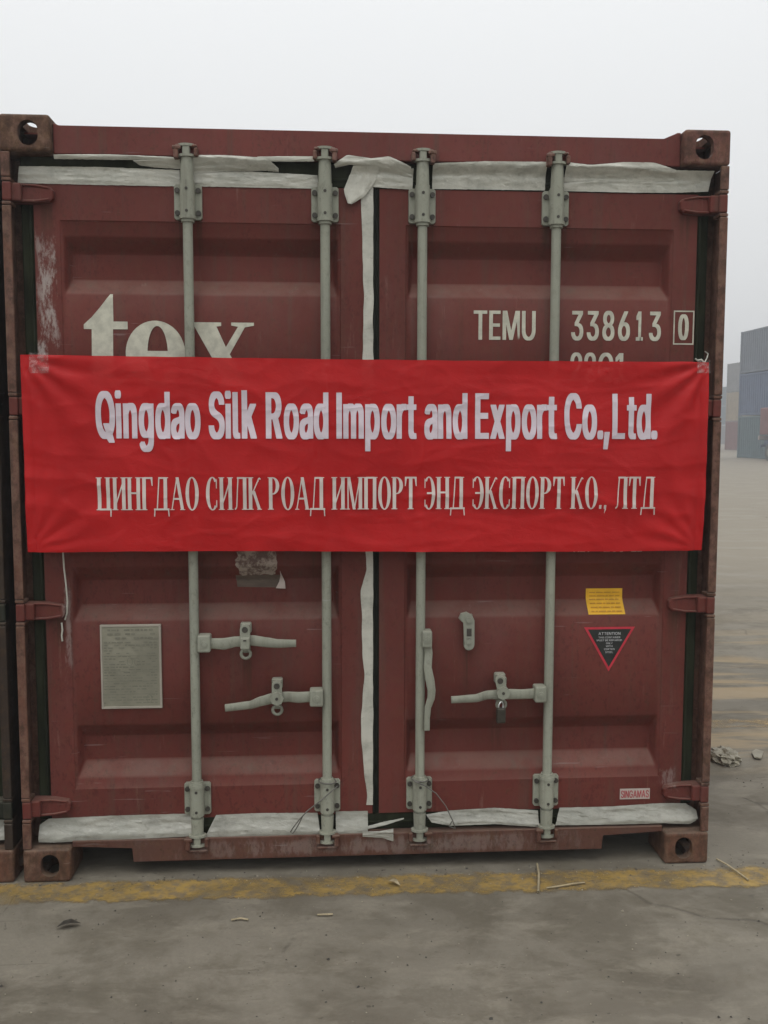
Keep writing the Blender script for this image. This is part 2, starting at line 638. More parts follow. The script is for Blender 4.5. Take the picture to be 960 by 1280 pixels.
def g_arc(cx, cz, rx, rz, a0, a1, wx=T_, wz=t_, n=22):
    o = []
    for i in range(n):
        u, v = R(a0 + (a1 - a0) * i / n), R(a0 + (a1 - a0) * (i + 1) / n)
        o.append([(cx + (rx) * math.cos(u), cz + rz * math.sin(u)), (cx + rx * math.cos(v), cz + rz * math.sin(v)),
                  (cx + (rx - wx) * math.cos(v), cz + (rz - wz) * math.sin(v)), (cx + (rx - wx) * math.cos(u), cz + (rz - wz) * math.sin(u))])
    return o


def glyph(ch):
    l, r = .1, .42
    if ch == 'И': return .52, g_stem(l) + g_stem(r) + g_line(l, .1, r, .9, .05)
    if ch == 'Н': return .52, g_stem(l) + g_stem(r) + g_bar(l, r, .52)
    if ch == 'П': return .52, g_stem(l) + g_stem(r) + g_bar(l, r, .979)
    if ch == 'Ц': return .56, g_stem(l) + g_stem(r) + g_bar(l, .53, .021) + [[(.49, -.22), (.535, .04), (.49, .04)]] + g_line(.51, -.2, .515, .0, .04)
    if ch == 'Г': return .44, g_stem(l) + g_bar(l, .40, .979) + [[(.38, .74), (.41, .74), (.41, 1), (.33, 1)]]
    if ch == 'Т': return .48, g_stem(.24, top=False) + g_bar(.02, .46, .979) + [[(.02, .72), (.05, .72), (.10, .98), (.02, 1)], [(.43, .72), (.46, .72), (.46, 1), (.38, .98)]]
    if ch == 'О': return .52, g_arc(.26, .5, .24, .515, 0, 360, T_, .035, 40)
    if ch == 'С': return .48, g_arc(.26, .5, .24, .515, 48, 312, T_, .035, 34) + [[(.39, .66), (.42, .66), (.43, .97), (.39, .88)], [(.39, .14), (.43, .07), (.43, .3), (.40, .3)]]
    if ch == 'Э': return .48, g_arc(.22, .5, .24, .515, -132, 132, T_, .035, 34) + g_bar(.14, .42, .5) + [[(.05, .66), (.08, .66), (.09, .88), (.05, .97)], [(.05, .07), (.09, .14), (.08, .3), (.05, .3)]]
    if ch == 'А': return .54, g_line(.06, 0, .25, .98, .04) + g_line(.45, 0, .265, 1, .115) + g_bar(.13, .4, .34) + g_bar(0, .15, .0125, .025) + g_bar(.36, .55, .0125, .025)
    if ch == 'Л': return .52, g_stem(r) + g_bar(.14, r, .979) + g_line(.12, .1, .18, .98, .042) + g_arc(.05, .12, .09, .12, -90, 0, .04, .05, 8)
    if ch == 'Д': return .58, g_stem(.42, bot=False) + g_bar(.17, .42, .979) + g_line(.12, .02, .19, .98, .042) + g_bar(.0, .56, .021) + g_line(.015, -.2, .035, .03, .04) + g_line(.545, -.2, .525, .03, .04)
    if ch == 'К': return .52, g_stem(l) + g_line(.14, .45, .38, .9, .045) + g_arc(.43, .86, .07, .13, 40, 180, .04, .05, 8) + g_line(.42, .02, .21, .58, .11) + g_bar(.34, .52, .0125, .025)
    if ch == 'Р': return .46, g_stem(l) + g_arc(.18, .735, .24, .265, -90, 90, T_, .035, 18) + g_bar(l, .19, .983, .035) + g_bar(l, .19, .487, .035)
    if ch == 'М': return .64, g_stem(.08, .045) + g_stem(.54) + g_line(.31, 0, .11, 1, .105) + g_line(.315, 0, .52, .97, .04)
    if ch == '.': return .17, [[(.03, 0), (.12, 0), (.12, .12), (.03, .12)]]
    if ch == ',': return .2, [[(.03, 0), (.12, 0), (.12, .12), (.03, .12)], [(.05, -.16), (.12, -.02), (.12, .02), (.07, .02)]]
    return .20, []


def serif_text(body, x0, x1, z0, z1):
    polys, x = [], 0
    for ch in body:
        w, ps = glyph(ch)
        polys += [[(x + a, b) for a, b in p] for p in ps]
        x += w + .012
    k = (x1 - x0) / (x - .012)
    return [[(x0 + a * k, z0 + b * (z1 - z0)) for a, b in p] for p in polys]


# ------------------------------------------------------------------ ground
def ground_mat():
    t = NT('stained_concrete')
    big = t.noise(.45, 6, .62, dist=.4)
    mid = t.noise(2.6, 7, .68, loc=(4, 2, 0), dist=.3)
    fine = t.noise(70, 5, .7)
    base = t.mix(t.ramp(big, .3, .7), (.156, .140, .110), (.236, .213, .170))
    base = t.mix(t.ramp(mid, .44, .64, 0, .7), base, (.098, .084, .060))
    wet = t.noise(1.1, 6, .6, (1, 1.8, 1), (9, 3, 0), dist=.3)
    base = t.mix(t.math('MULTIPLY', t.ramp(wet, .5, .6, 0, .55), t.ramp(t.sep()[1], .5, 2.5, 1, .15)), base, (.10, .086, .064))
    pale = t.noise(3.4, 6, .66, (1, 2.2, 1), (1, 8, 0), (0, 0, .5), dist=.25)
    base = t.mix(t.math('MULTIPLY', t.ramp(pale, .5, .66, 0, .6), t.ramp(t.sep()[1], .5, 3, 1, .2)), base, (.26, .235, .185))
    spots = t.noise(17, 5, .62, (1, 1.8, 1), (1, 1, 0))
    base = t.mix(t.ramp(spots, .65, .70, 0, .7), base, (.05, .042, .033))
    sp2 = t.noise(55, 4, .6, (1, 1.5, 1), (6, 1, 0))
    base = t.mix(t.ramp(sp2, .69, .74, 0, .5), base, (.38, .35, .3))
    sp3 = t.noise(48, 4, .6, (1, 1.8, 1), (11, 1, 0))
    base = t.mix(t.ramp(sp3, .66, .71, 0, .65), base, (.055, .047, .034))
    blotch = t.noise(5.5, 6, .7, (1, 1.6, 1), (2, 12, 0), dist=.4)
    base = t.mix(t.ramp(blotch, .5, .7, 0, .5), base, (.115, .10, .07))
    base = t.mix(t.ramp(blotch, .48, .3, 0, .35), base, (.235, .215, .17))
    scr = t.noise(30, 3, .6, (.12, 2.5, 1), (1, 5, 0), (0, 0, .35), dist=.4)
    base = t.mix(t.ramp(scr, .67, .72, 0, .45), base, (.09, .08, .06))
    st = t.noise(2.1, 5, .7, (1, 1.7, 1), (14, 3, 0), (0, 0, .6), dist=.3)
    base = t.mix(t.math('MULTIPLY', t.ramp(st, .54, .60, 0, .42), t.ramp(fine, .3, .6, .5, 1)), base, (.085, .072, .05))
    base = t.mix(t.ramp(fine, .3, .7, 0, .4), base, sc((.15, .135, .107), 1))
    # sandy, ochre drifts across the yard beyond the container's corner
    x, y, z = t.sep()
    sand = t.noise(1.5, 6, .65, (.35, 2.6, 1), (3, 3, 0), (0, 0, -.15), dist=.5)
    m = t.math('MULTIPLY', t.math('MULTIPLY', t.ramp(sand, .46, .58), t.ramp(y, .7, 1.4)), t.ramp(y, 2.4, 4.5, 1, .12))
    base = t.mix(t.math('MULTIPLY', m, .6), base, (.37, .275, .155))
    # further off only the average tone is left
    base = t.mix(t.ramp(y, 2.6, 9, 0, .88), base, (.245, .215, .168))
    # cracks
    v = t.new('ShaderNodeTexVoronoi', feature='DISTANCE_TO_EDGE')
    v.inputs['Scale'].default_value = .55
    wn = t.new('ShaderNodeTexNoise')
    wn.inputs['Scale'].default_value = 2.5
    t.link(t.co, wn.inputs[0])
    va = t.new('ShaderNodeVectorMath', operation='MULTIPLY_ADD')
    t.link(wn.outputs['Color'], va.inputs[0])
    va.inputs[1].default_value = (.6, .6, 0)
    t.link(t.co, va.inputs[2])
    t.link(va.outputs[0], v.inputs[0])
    crack = t.ramp(v.outputs[0], .0, .006, 1, 0)
    cm = t.math('MULTIPLY', crack, t.ramp(mid, .45, .6))
    base = t.mix(t.math('MULTIPLY', cm, .5), base, (.06, .05, .04))
    t.color(base)
    t.rough(t.ramp(wet, .45, .7, .85, .6))
    t.b.inputs['Specular IOR Level'].default_value = .3
    h = t.math('ADD', t.math('MULTIPLY', mid, .8), t.math('MULTIPLY', fine, .16))
    h = t.math('SUBTRACT', h, t.math('MULTIPLY', cm, .5))
    t.bump(h, .5, .012)
    return t.m


def paint_line_mat(name, col, lo, hi, sc_=7, dirt=.5, line=None):
    t = NT(name)
    n = t.noise(sc_, 8, .75, (1, 2, 1))
    n2 = t.noise(1.6, 3, .6, (1, 1, 1), (3, 0, 0))
    d = t.noise(20, 5, .7)
    t.color(t.mix(t.ramp(d, .4, .65, 0, dirt), col, (.16, .13, .09)))
    t.rough(.7)
    tr = t.new('ShaderNodeBsdfTransparent')
    mxs = t.new('ShaderNodeMixShader')
    cover = t.ramp(t.math('ADD', t.math('MULTIPLY', n, .6), t.math('MULTIPLY', n2, .4)), lo, hi)
    if line:                      # (y at x=0, slope, half width): worn thin towards its edges
        X, Y, Z = t.sep()
        c = t.math('ABSOLUTE', t.math('SUBTRACT', Y, t.math('ADD', t.math('MULTIPLY', X, line[1]), line[0])))
        e = t.ramp(t.math('ADD', t.math('DIVIDE', c, line[2]), t.math('MULTIPLY', t.math('SUBTRACT', t.noise(9, 5, .7), .5), 1.6)), .75, 1.1, 1, 0)
        cover = t.math('MULTIPLY', cover, e)
    t.link(cover, mxs.inputs[0])
    t.link(tr.outputs[0], mxs.inputs[1])
    t.link(t.b.outputs[0], mxs.inputs[2])
    t.link(mxs.outputs[0], t.out.inputs[0])
    return t.m


M['ground'] = ground_mat()
M['yline'] = paint_line_mat('worn_yellow_line_paint', (.34, .225, .06), .31, .60, 5, .85, line=(-.075, -.0135, .072))
M['yline2'] = paint_line_mat('faded_yellow_line_paint', (.42, .29, .13), .38, .56, 3, .5, line=(1.602, -.008, .07))
g = MB()
v = [g.bm.verts.new(p) for p in ((-600, -600, 0), (600, -600, 0), (600, 600, 0), (-600, 600, 0))]
g.bm.faces.new(v)
tag(g.build('ground', 'ground'), 'worn grey-brown concrete yard with stains, cracks and grit', kind='structure')


def strip(name, pts, mat, label, z=.002, jit=0.0):
    b = MB()
    n = 40
    (xa, ya0, ya1), (xb, yb0, yb1) = pts
    prev = None
    for i in range(n + 1):
        u = i / n
        x = xa + (xb - xa) * u
        j0 = jit * noise.noise(Vector((x * 6, 1, 0)))
        j1 = jit * noise.noise(Vector((x * 6, 9, 0)))
        cur = (b.bm.verts.new((x, ya0 + (yb0 - ya0) * u + j0, z)), b.bm.verts.new((x, ya1 + (yb1 - ya1) * u + j1, z)))
        if prev: b.bm.faces.new((prev[0], cur[0], cur[1], prev[1]))
        prev = cur
    return tag(b.build(name, mat), label, kind='structure')


strip('painted_line', ((-6, -.085, .105), (2.75, -.215, -.015)), 'yline', 'worn yellow line painted along the foot of the container row', jit=.02)
strip('painted_line', ((2.75, 1.46, 1.70), (9, 1.41, 1.65)), 'yline2', 'faded yellow line on the yard to the right of the container', jit=.03)

# ------------------------------------------------------------------ container
W, H, L = 2.438, 2.591, 6.058
YD = .06                       # front plane of the doors
GX0, GX1 = .176, 1.102         # ribs of the left leaf
GROOVES = [2.122, 1.562, 1.002, .442]
RODS = (.597, 1.055, 1.385, 1.846)


def smooth01(u):
    u = max(0, min(1, u))
    return u * u * (3 - 2 * u)


def slope01(u):
    """straight slope with rounded bends"""
    u = max(0, min(1, u))
    return .25 * smooth01(u) + .75 * u


def groove_depth(xl, z):
    """xl measured from the hinge side of a leaf"""
    gx = min(smooth01((xl - GX0) / .024), smooth01((GX1 - xl) / .024))
    gz = 0
    for c in GROOVES:
        gz = max(gz, slope01((.1 - abs(z - c)) / .060))
    return .046 * min(gx, gz)


def door_y(x, z):
    xl = x if x < 1.229 else W - x
    y = YD
    inner = .171 < xl < 1.106 and .31 < z < 2.266
    if inner: y += .003 + groove_depth(xl, z)
    return y


def door_mesh(right):
    xs = [.086, .169, .172, .176] + [.176 + .024 * k / 5 for k in range(1, 6)] + [.35, .597, .8, 1.055] + \
         [GX1 - .024 + .024 * k / 5 for k in range(0, 6)] + [1.105, 1.108, 1.217]
    if right: xs[-1] = 1.1975
    zs = [.195, .308, .311]
    for c in reversed(GROOVES):
        zs += [c - .1 + .060 * k / 6 for k in range(7)] + [c + .040 + .060 * k / 6 for k in range(7)]
    zs += [2.265, 2.268, 2.388]
    zs = sorted(zs)
    b = MB()
    grid = []
    for z in zs:
        row = []
        for xl in xs:
            y = YD
            if .1719 < xl < 1.1051 and .3109 < z < 2.2651:
                y += .003 + groove_depth(xl, z)
            x = xl if not right else W - xl
            row.append(b.bm.verts.new((x, y, z)))
        grid.append(row)
    for j in range(len(zs) - 1):
        for i in range(len(xs) - 1):
            f = b.bm.faces.new((grid[j][i], grid[j][i + 1], grid[j + 1][i + 1], grid[j + 1][i]))
            f.smooth = zs[j] > .3 and zs[j + 1] < 2.2655 and xs[i] > .1715 and xs[i + 1] < 1.1055
    # returns round the edge and the inner face
    x0, x1 = (xs[0], xs[-1]) if not right else (W - xs[-1], W - xs[0])
    z0, z1 = zs[0], zs[-1]
    e = .05
    for (p, q) in (((x0, z0), (x1, z0)), ((x1, z0), (x1, z1)), ((x1, z1), (x0, z1)), ((x0, z1), (x0, z0))):
        vs = [b.bm.verts.new((p[0], YD, p[1])), b.bm.verts.new((q[0], YD, q[1])), b.bm.verts.new((q[0], YD + e, q[1])), b.bm.verts.new((p[0], YD + e, p[1]))]
        b.bm.faces.new(vs)
    b.box(x0 + .002, x1 - .002, YD + e - .002, YD + e, z0 + .002, z1 - .002)
    bmesh.ops.remove_doubles(b.bm, verts=b.bm.verts, dist=.0002)
    return b


_cast_cache = {}


def casting_mesh(sx, top, rear):
    key = (sx, top, rear)
    if key in _cast_cache: return _cast_cache[key]

    def tmp(mb):
        return mb.build('tmp', 'cast')
    w, d, h = .162, .178, .118
    o = tmp(MB().box(0, w, 0, d, 0, h, bev=.011, seg=3))
    cutters = [tmp(MB().box(.026, w - .012, .026, d - .012, .026 if not top else .012, h - .012 if not top else h - .026))]

    def stadium(cx, cz, hw, hh, n=8):
        p = []
        r = min(hw, hh)
        for i in range(4 * n):
            a = 2 * PI * i / (4 * n) + .01
            c, s_ = math.cos(a), math.sin(a)
            p.append((cx + (hw - r) * (1 if c > 0 else -1) + r * c, cz + (hh - r) * (1 if s_ > 0 else -1) + r * s_))
        return p
    cz = .058 if top else .06
    m = MB().prism(stadium(.092, cz, .032, .040), -.05, .06)
    cutters.append(tmp(m))
    m = MB().prism(stadium(.089, cz, .032, .038), -.05, .06)      # side face hole
    for v in m.bm.verts: v.co = Vector((v.co.y, v.co.x, v.co.z))
    cutters.append(tmp(m))
    m = MB().prism(stadium(.092, .089, .031, .058), (h - .05) if top else -.05, h + .05 if top else .05)
    for v in m.bm.verts: v.co = Vector((v.co.x, v.co.z, v.co.y))
    cutters.append(tmp(m))
    for c in cutters:
        md = o.modifiers.new('b', 'BOOLEAN')
        md.object = c
        md.operation = 'DIFFERENCE'
        md.solver = 'EXACT'
    dg = bpy.context.evaluated_depsgraph_get()
    me = bpy.data.meshes.new_from_object(o.evaluated_get(dg))
    for c in cutters + [o]: bpy.data.objects.remove(c)
    bm = bmesh.new()
    bm.from_mesh(me)
    for v in bm.verts:
        if sx < 0: v.co.x = W - v.co.x
        if rear: v.co.y = L - v.co.y
        if top: v.co.z += H - h
    if (sx < 0) != rear: bmesh.ops.reverse_faces(bm, faces=bm.faces)
    bm.to_mesh(me)
    bm.free()
    me.name = 'corner_casting'
    _cast_cache[key] = me
    return me


def make_side_wall(x, sgn, mats, parent, pitch=.278, y0=.1, y1=L - .1, z0=.15, z1=2.50):
    b = MB()
    n = int((y1 - y0) / pitch)
    p = (y1 - y0) / n
    prof = []
    for i in range(n):
        a = y0 + i * p
        prof += [(a, 0), (a + p * .26, 0), (a + p * .5, 1), (a + p * .76, 1)]
    prof.append((y1, 0))
    prev = None
    for (y, k) in prof:
        xx = x + sgn * .036 * k
        cur = (b.bm.verts.new((xx, y, z0)), b.bm.verts.new((xx, y, z1)))
        if prev: b.bm.faces.new((prev[0], cur[0], cur[1], prev[1]))
        prev = cur
    return b.build('side_wall', mats, parent, recalc=False)


HINGES = (2.347, 1.648, .95, .256)


def build_container(name, loc, red, rail, sillm, postm, castm, lockm, detail=True):
    root = empty(name, loc)
    # corner castings
    for sx in (1, -1):
        for top in (True, False):
            for rear in (False, True):
                me = casting_mesh(sx, top, rear).copy()
                me.materials.clear()
                me.materials.append(M[castm if not (sx < 0 and top and detail) else 'castred'])
                link('corner_casting', me, root)
    # corner posts
    for sx in (1, -1):
        b = MB()
        f = (lambda x: x) if sx > 0 else (lambda x: W - x)

        def bx(x0, x1, *a, **k):
            u, v = sorted((f(x0), f(x1)))
            b.box(u, v, *a, **k)
        zc = [.119] + [z for h in reversed(HINGES) for z in (h - .046, h + .046)] + [2.472]
        for i in range(0, len(zc), 2):
            bx(.001, .030, .003, .016, zc[i], zc[i + 1], bev=.003, seg=2)
        bx(.002, .010, .014, .111, .12, 2.471)
        bx(.004, .086, .112, .15, .12, 2.471)
        for h in HINGES:                       # hinge lugs and pin
            for s_ in (-1, 1):
                bx(.001, .031, .004, .06, h + s_ * .0385 - .0055, h + s_ * .0385 + .0055, bev=.002)
            b.tube((f(.017), .030, h - .034), (f(.017), .030, h + .034), .008, 12)
        b.build('corner_post', postm, root)
        # rear post
        b = MB()
        u, v = sorted((f(.002), f(.07)))
        b.box(u, v, L - .1, L - .004, .119, 2.472)
        b.build('corner_post', postm, root)
    # header beam, with sloped shoulders beside the castings
    b = MB()
    prof = [(.163, 2.474), (.163, 2.572), (.172, 2.572), (.185, 2.562), (W - .222, 2.562), (W - .175, 2.588), (W - .163, 2.588), (W - .163, 2.474)]
    b.prism(prof, .034, .12, bev=.004)
    b.box(.10, W - .10, .075, .118, 2.395, 2.4725)
    hd = b.build('header', rail, root)
    # sill with fork notches
    b = MB()
    prof = [(.163, .112), (.372, .106), (.372, .052), (2.052, .052), (2.052, .106), (W - .163, .112), (W - .163, .133), (.163, .133)]
    b.prism(prof, .028, .11, bev=.003)
    b.box(.05, W - .05, .07, .11, .134, .19)
    sl = b.build('door_sill', sillm, root)
    # roof, floor, walls
    b = MB()
    b.box(.05, W - .05, .10, L - .05, 2.555, 2.561)
    for i in range(24):
        y = .2 + i * .24
        b.box(.25, W - .25, y, y + .12, 2.561, 2.569, bev=.004)
    b.build('roof', red, root)
    for x in (.0, W - .06):
        b = MB()
        b.box(x + .002, x + .058, .178, L - .178, 2.50, 2.56, bev=.006)
        b.build('top_rail', rail, root)
        b = MB()
        b.box(x + .002, x + .05, .178, L - .178, .05, .16, bev=.006)
        b.build('bottom_rail', rail, root)
    make_side_wall(.008, 1, red, root)
    make_side_wall(W - .008, -1, red, root)
    MB().box(.1, W - .1, L - .06, L - .03, .12, 2.5).build('end_wall', red, root)
    b = MB()
    b.box(.05, W - .05, .12, L - .1, .135, .165)
    for i in range(18):
        y = .3 + i * .32
        b.box(.05, W - .05, y, y + .045, .05, .134)
    b.build('floor', 'wood', root)
    # doors
    for right in (False, True):
        f = (lambda x: W - x) if right else (lambda x: x)
        d = door_mesh(right).build('door', red, root)
        # hinge side seal
        b = MB()
        u, v = sorted((f(.040), f(.085)))
        b.box(u, v, .074, .10, .195, 2.388, bev=.006, seg=2)
        u, v = sorted((f(.068), f(.078)))
        b.box(u, v, .067, .08, .197, 2.386, bev=.003)
        b.build('door_seal', 'rubber', d)
        for h in HINGES:
            b = MB()
            P = [(.030, h - .031), (.10, h - .031), (.146, h - .026), (.157, h - .014), (.158, h + .010), (.150, h + .021), (.10, h + .030), (.030, h + .032)]
            b.prism([(f(x), z) for x, z in P], .036, .064, bev=.006)
            b.box(*sorted((f(.002), f(.032))), .0045, .05, h - .0305, h + .0305, bev=.005, seg=2)
            b.box(*sorted((f(.026), f(.06))), .016, .05, h - .029, h + .030, bev=.006, seg=2)
            for q in (-1, 1):                 # forged rim
                b.path([(f(.05), .031, h + q * .026), (f(.10), .035, h + q * .025), (f(.144), .037, h + q * .018)], .0045, 6)
            b.build('hinge', red, d)
        # locking gear
        rods = (RODS[2], RODS[3]) if right else (RODS[0], RODS[1])
        for ri, x in enumerate(rods):
            y = .032
            b = MB()
            b.tube((x, y, .20), (x, y, 2.39), .0165, 20)
            for zc in (1.815 - .0, 1.152):
                pass
            b.build('locking_rod', lockm, d)
            for top in (True, False):
                zc = 2.330 if top else .270
                s_ = 1 if top else -1
                b = MB()
                # plate
                hw, hh = .046, .058
                c = .006
                P = [(x - hw + c, zc - hh), (x + hw - c, zc - hh), (x + hw, zc - hh + c), (x + hw, zc + hh - c), (x + hw - c, zc + hh), (x - hw + c, zc + hh), (x - hw, zc + hh - c), (x - hw, zc - hh + c)]
                b.prism(P, .047, .0595, bev=.0015)
                # half-round saddle over the rod
                b.tube((x, y, zc - hh + .004), (x, y, zc + hh + .006), .0245, 20)
                b.box(x - .0245, x + .0245, y, .05, zc - hh + .004, zc + hh + .004, bev=.002)
                b.tube((x, y, zc - s_ * (hh + .002)), (x, y, zc - s_ * (hh - .010)), .0275, 20)
                b.tube((x, y, zc - s_ * (hh + .012)), (x, y, zc - s_ * (hh + .001)), .022, 20)
                for px in (-1, 1):
                    for pz in (-1, 1):
                        b.tube((x + px * .035, .0465, zc + pz * .037), (x + px * .035, .0395, zc + pz * .037), .0088, 10, mi=1)
                for pz in (-1, 1):
                    b.tube((x, .0085, zc + pz * .036), (x, .0062, zc + pz * .036), .0052, 8, mi=1)
                b.build('bearing_bracket', [lockm, 'dark'], d)
                # rod end with cam
                b = MB()
                z0 = zc + s_ * (hh + .006)
                z1 = 2.478 if top else .140
                b.tube((x, y, z0), (x, y, z1), .0225, 18, r2=.0205)
                zc1 = z1 + s_ * .004
                for q, r_ in ((-.004, .027), (.030, .024)):
                    zz = z1 + s_ * q
                    pts = [(x + r_ * 1.15 * math.cos(a), y - .004 + r_ * .8 * math.sin(a)) for a in [2 * PI * k / 14 for k in range(14)]]
                    m0 = [b.bm.verts.new((p[0], p[1], zz - .004)) for p in pts]
                    m1 = [b.bm.verts.new((p[0], p[1], zz + .004)) for p in pts]
                    b.bm.faces.new(m0)
                    b.bm.faces.new(list(reversed(m1)))
                    for k in range(14): b.bm.faces.new((m0[k], m1[k], m1[(k + 1) % 14], m0[(k + 1) % 14]))
                u, v = sorted((z1 - s_ * .004, z1 + s_ * .032))
                b.box(x - .012, x + .012, y - .02, y + .014, u, v, bev=.003)
                b.build('rod_cam', lockm, d)
                # keeper on the header or sill
                b = MB()
                par = hd if top else sl
                sgn = 1 if (ri + right) % 2 == 0 else -1
                ya, yb = .003, .0335
                if not top: yb = .0275
                zlo, zhi = (2.462, 2.502) if top else (.098, .142)
                u, v = sorted((x - sgn * .040, x - sgn * .024))
                b.box(u, v, ya, yb, zlo, zhi, bev=.004, seg=2)
                u, v = sorted((x - sgn * .044, x - sgn * .016))
                b.box(u, v, ya - .002, ya + .008, zhi - .012, zhi, bev=.003)
                u, v = sorted((x + sgn * .026, x + sgn * .040))
                b.box(u, v, ya + .006, yb, zlo + .008, zhi - .004, bev=.004, seg=2)
                zz = zhi + .003 if top else zlo - .008
                b.box(x - .036, x + .036, ya + .012, yb, zz - .004, zz + .005, bev=.003)
                b.build('cam_keeper', 'keeper' if top else sillm, par)
        if right: door_r = d
        else: door_l = d
    # centre seal
    b = MB()
    b.box(1.2172, 1.2408, .066, .098, .19, 2.388)
    b.box(1.2185, 1.2275, .0615, .07, .19, 2.388, bev=.002)
    b.build('centre_seal', 'black', door_l)
    # top and bottom seals
    for z0, z1 in ((2.389, 2.4735), (.134, .1945)):
        b = MB()
        b.box(.045, W - .045, .064, .074, z0, z1, bev=.003)
        b.box(.045, W - .045, .0585, .066, z0 + .022, z0 + .032, bev=.002)
        b.build('seal_strip', 'rubber', root)
    return root, door_l, door_r, hd, sl


box_root, DL, DR, HDR, SILL = build_container('shipping_container', (0, 0, 0), 'red', 'red_rail', 'sill', 'post', 'cast', 'lock')
tag(box_root, 'red-brown steel shipping container with closed doors, taped seams and a red banner across it', 'shipping container')

nb, nbl, nbr, nbh, nbs = build_container('shipping_container', (-W - .032, .004, 0), 'neigh', 'neigh', 'neighpost', 'neighpost', 'cast', 'lock', detail=False)
tag(nb, 'dark container mostly cut off at the left edge, close beside the red-brown one', 'shipping container')


# ---- lock handles -----------------------------------------------------------
def lever(pts, parent, name='lock_handle'):
    """flat forged bar through (x, y, z, half height)"""
    b = MB()
    V = [Vector(p[:3]) for p in pts]
    rings = []
    for i, p in enumerate(pts):
        d = (V[min(i + 1, len(V) - 1)] - V[max(i - 1, 0)]).normalized()
        n = Vector((-d.z, 0, d.x)).normalized()
        if (abs(n.z) >= abs(n.x) and n.z < 0) or (abs(n.x) > abs(n.z) and n.x < 0): n = -n
        h = p[3]
        c = V[i]
        ring = []
        for a, e in ((-1, -.82), (-.5, -1), (.5, -1), (1, -.82), (1, .82), (.5, 1), (-.5, 1), (-1, .82)):
            ring.append(b.bm.verts.new(c + n * h * e + Vector((0, .006 * a, 0))))
        rings.append(ring)
    for r0, r1 in zip(rings, rings[1:]):
        for k in range(8):
            f = b.bm.faces.new((r0[k], r0[(k + 1) % 8], r1[(k + 1) % 8], r1[k]))
            f.smooth = k not in (1, 5) or False
    b.bm.faces.new(rings[0])
    b.bm.faces.new(list(reversed(rings[-1])))
    return b.build(name, 'lock', parent)


def spline(ctrl, n=8):
    out = []
    for i in range(len(ctrl) - 1):
        for k in range(n):
            u = smooth01(k / n) if False else k / n
            s_ = .35 * u * u * (3 - 2 * u) + .65 * u
            a, b = ctrl[i], ctrl[i + 1]
            out.append((a[0] + (b[0] - a[0]) * u, a[1] + (b[1] - a[1]) * s_, a[2] + (b[2] - a[2]) * s_, a[3] + (b[3] - a[3]) * s_))
    out.append(ctrl[-1])
    return out


def hub(x0, x1, z, parent, hh=.030):
    b = MB()
    b.box(x0, x1, -.004, .046, z - hh, z + hh, bev=.006, seg=2)
    cx = (x0 + x1) / 2
    b.tube((cx, -.004, z), (cx, -.008, z), .011, 12)
    b.tube((cx, -.008, z), (cx, -.0095, z), .005, 8)
    b.build('handle_hub', 'lock', parent)


def rounded(cx, z0, z1, hw, n=8, lean=0):
    p = []
    for k in range(n + 1):
        a = PI * k / n
        p.append((cx + lean + hw * math.cos(a), z1 - hw + hw * math.sin(a)))
    for k in range(n + 1):
        a = PI + PI * k / n
        p.append((cx + hw * math.cos(a), z0 + hw + hw * math.sin(a)))
    return p


def catch(cx, ztop, zmid, parent, octo=True, lean=0):
    """swinging catch that holds the handle down, pivot hole painted dark above, eye below"""
    b = MB()
    zb = zmid - (.004 if octo else .016)
    b.box(cx - .020, cx + .018, .030, .0595, ztop - .04, ztop - .004, bev=.004)
    b.prism(rounded(cx, zb - .012, ztop, .0175, lean=lean), -.016, -.006, bev=.002)
    b.box(cx - .014, cx + .014, -.008, .032, ztop - .034, ztop - .008, bev=.002)
    b.tube((cx + lean, -.0155, ztop - .018), (cx + lean, -.0175, ztop - .018), .0105, 14, mi=1)  # dark disc stands in for the shade inside the pivot hole
    if octo:
        b.tube((cx, -.014, zmid + .002), (cx, -.026, zmid + .002), .0235, 8, smooth=False)
        b.tube((cx, -.026, zmid + .002), (cx, -.0275, zmid + .002), .0055, 8, mi=1)
    else:
        b.box(cx - .016, cx + .016, -.024, -.010, zmid - .026, zmid + .016, bev=.005, seg=2)
        b.box(cx - .005, cx + .005, -.0255, -.0235, zmid + .004, zmid + .009, mi=1)  # dark bar painted in place of a shaded slot
    b.build('handle_catch', ['lock', 'dark'], parent)
    # eye of the lower lug
    b = MB()
    zz = zmid - .048
    b.path([(cx + .016 * math.cos(a), .012, zz + .016 * math.sin(a)) for a in [2 * PI * k / 20 for k in range(21)]], .0055, 8)
    b.box(cx - .013, cx + .013, .014, .0595, zz + .002, zz + .026, bev=.003)
    b.build('catch_eye', 'lock', parent)


hub(.611, .655, .836, DL)
lever(spline([(.64, .020, .834, .017), (.70, .012, .833, .020), (.74, .004, .842, .018), (.80, .002, .846, .018), (.85, .004, .838, .017), (.885, .006, .833, .015), (.949, .006, .833, .0125)]), DL)
catch(.775, .905, .845, DL, octo=False)
hub(.995, 1.042, .638, DL)
lever(spline([(1.01, .018, .640, .018), (.955, .010, .640, .019), (.92, .004, .645, .018), (.87, .002, .642, .018), (.83, .002, .632, .017), (.79, .004, .618, .014), (.702, .004, .609, .0125)]), DL)
catch(.882, .706, .644, DL)
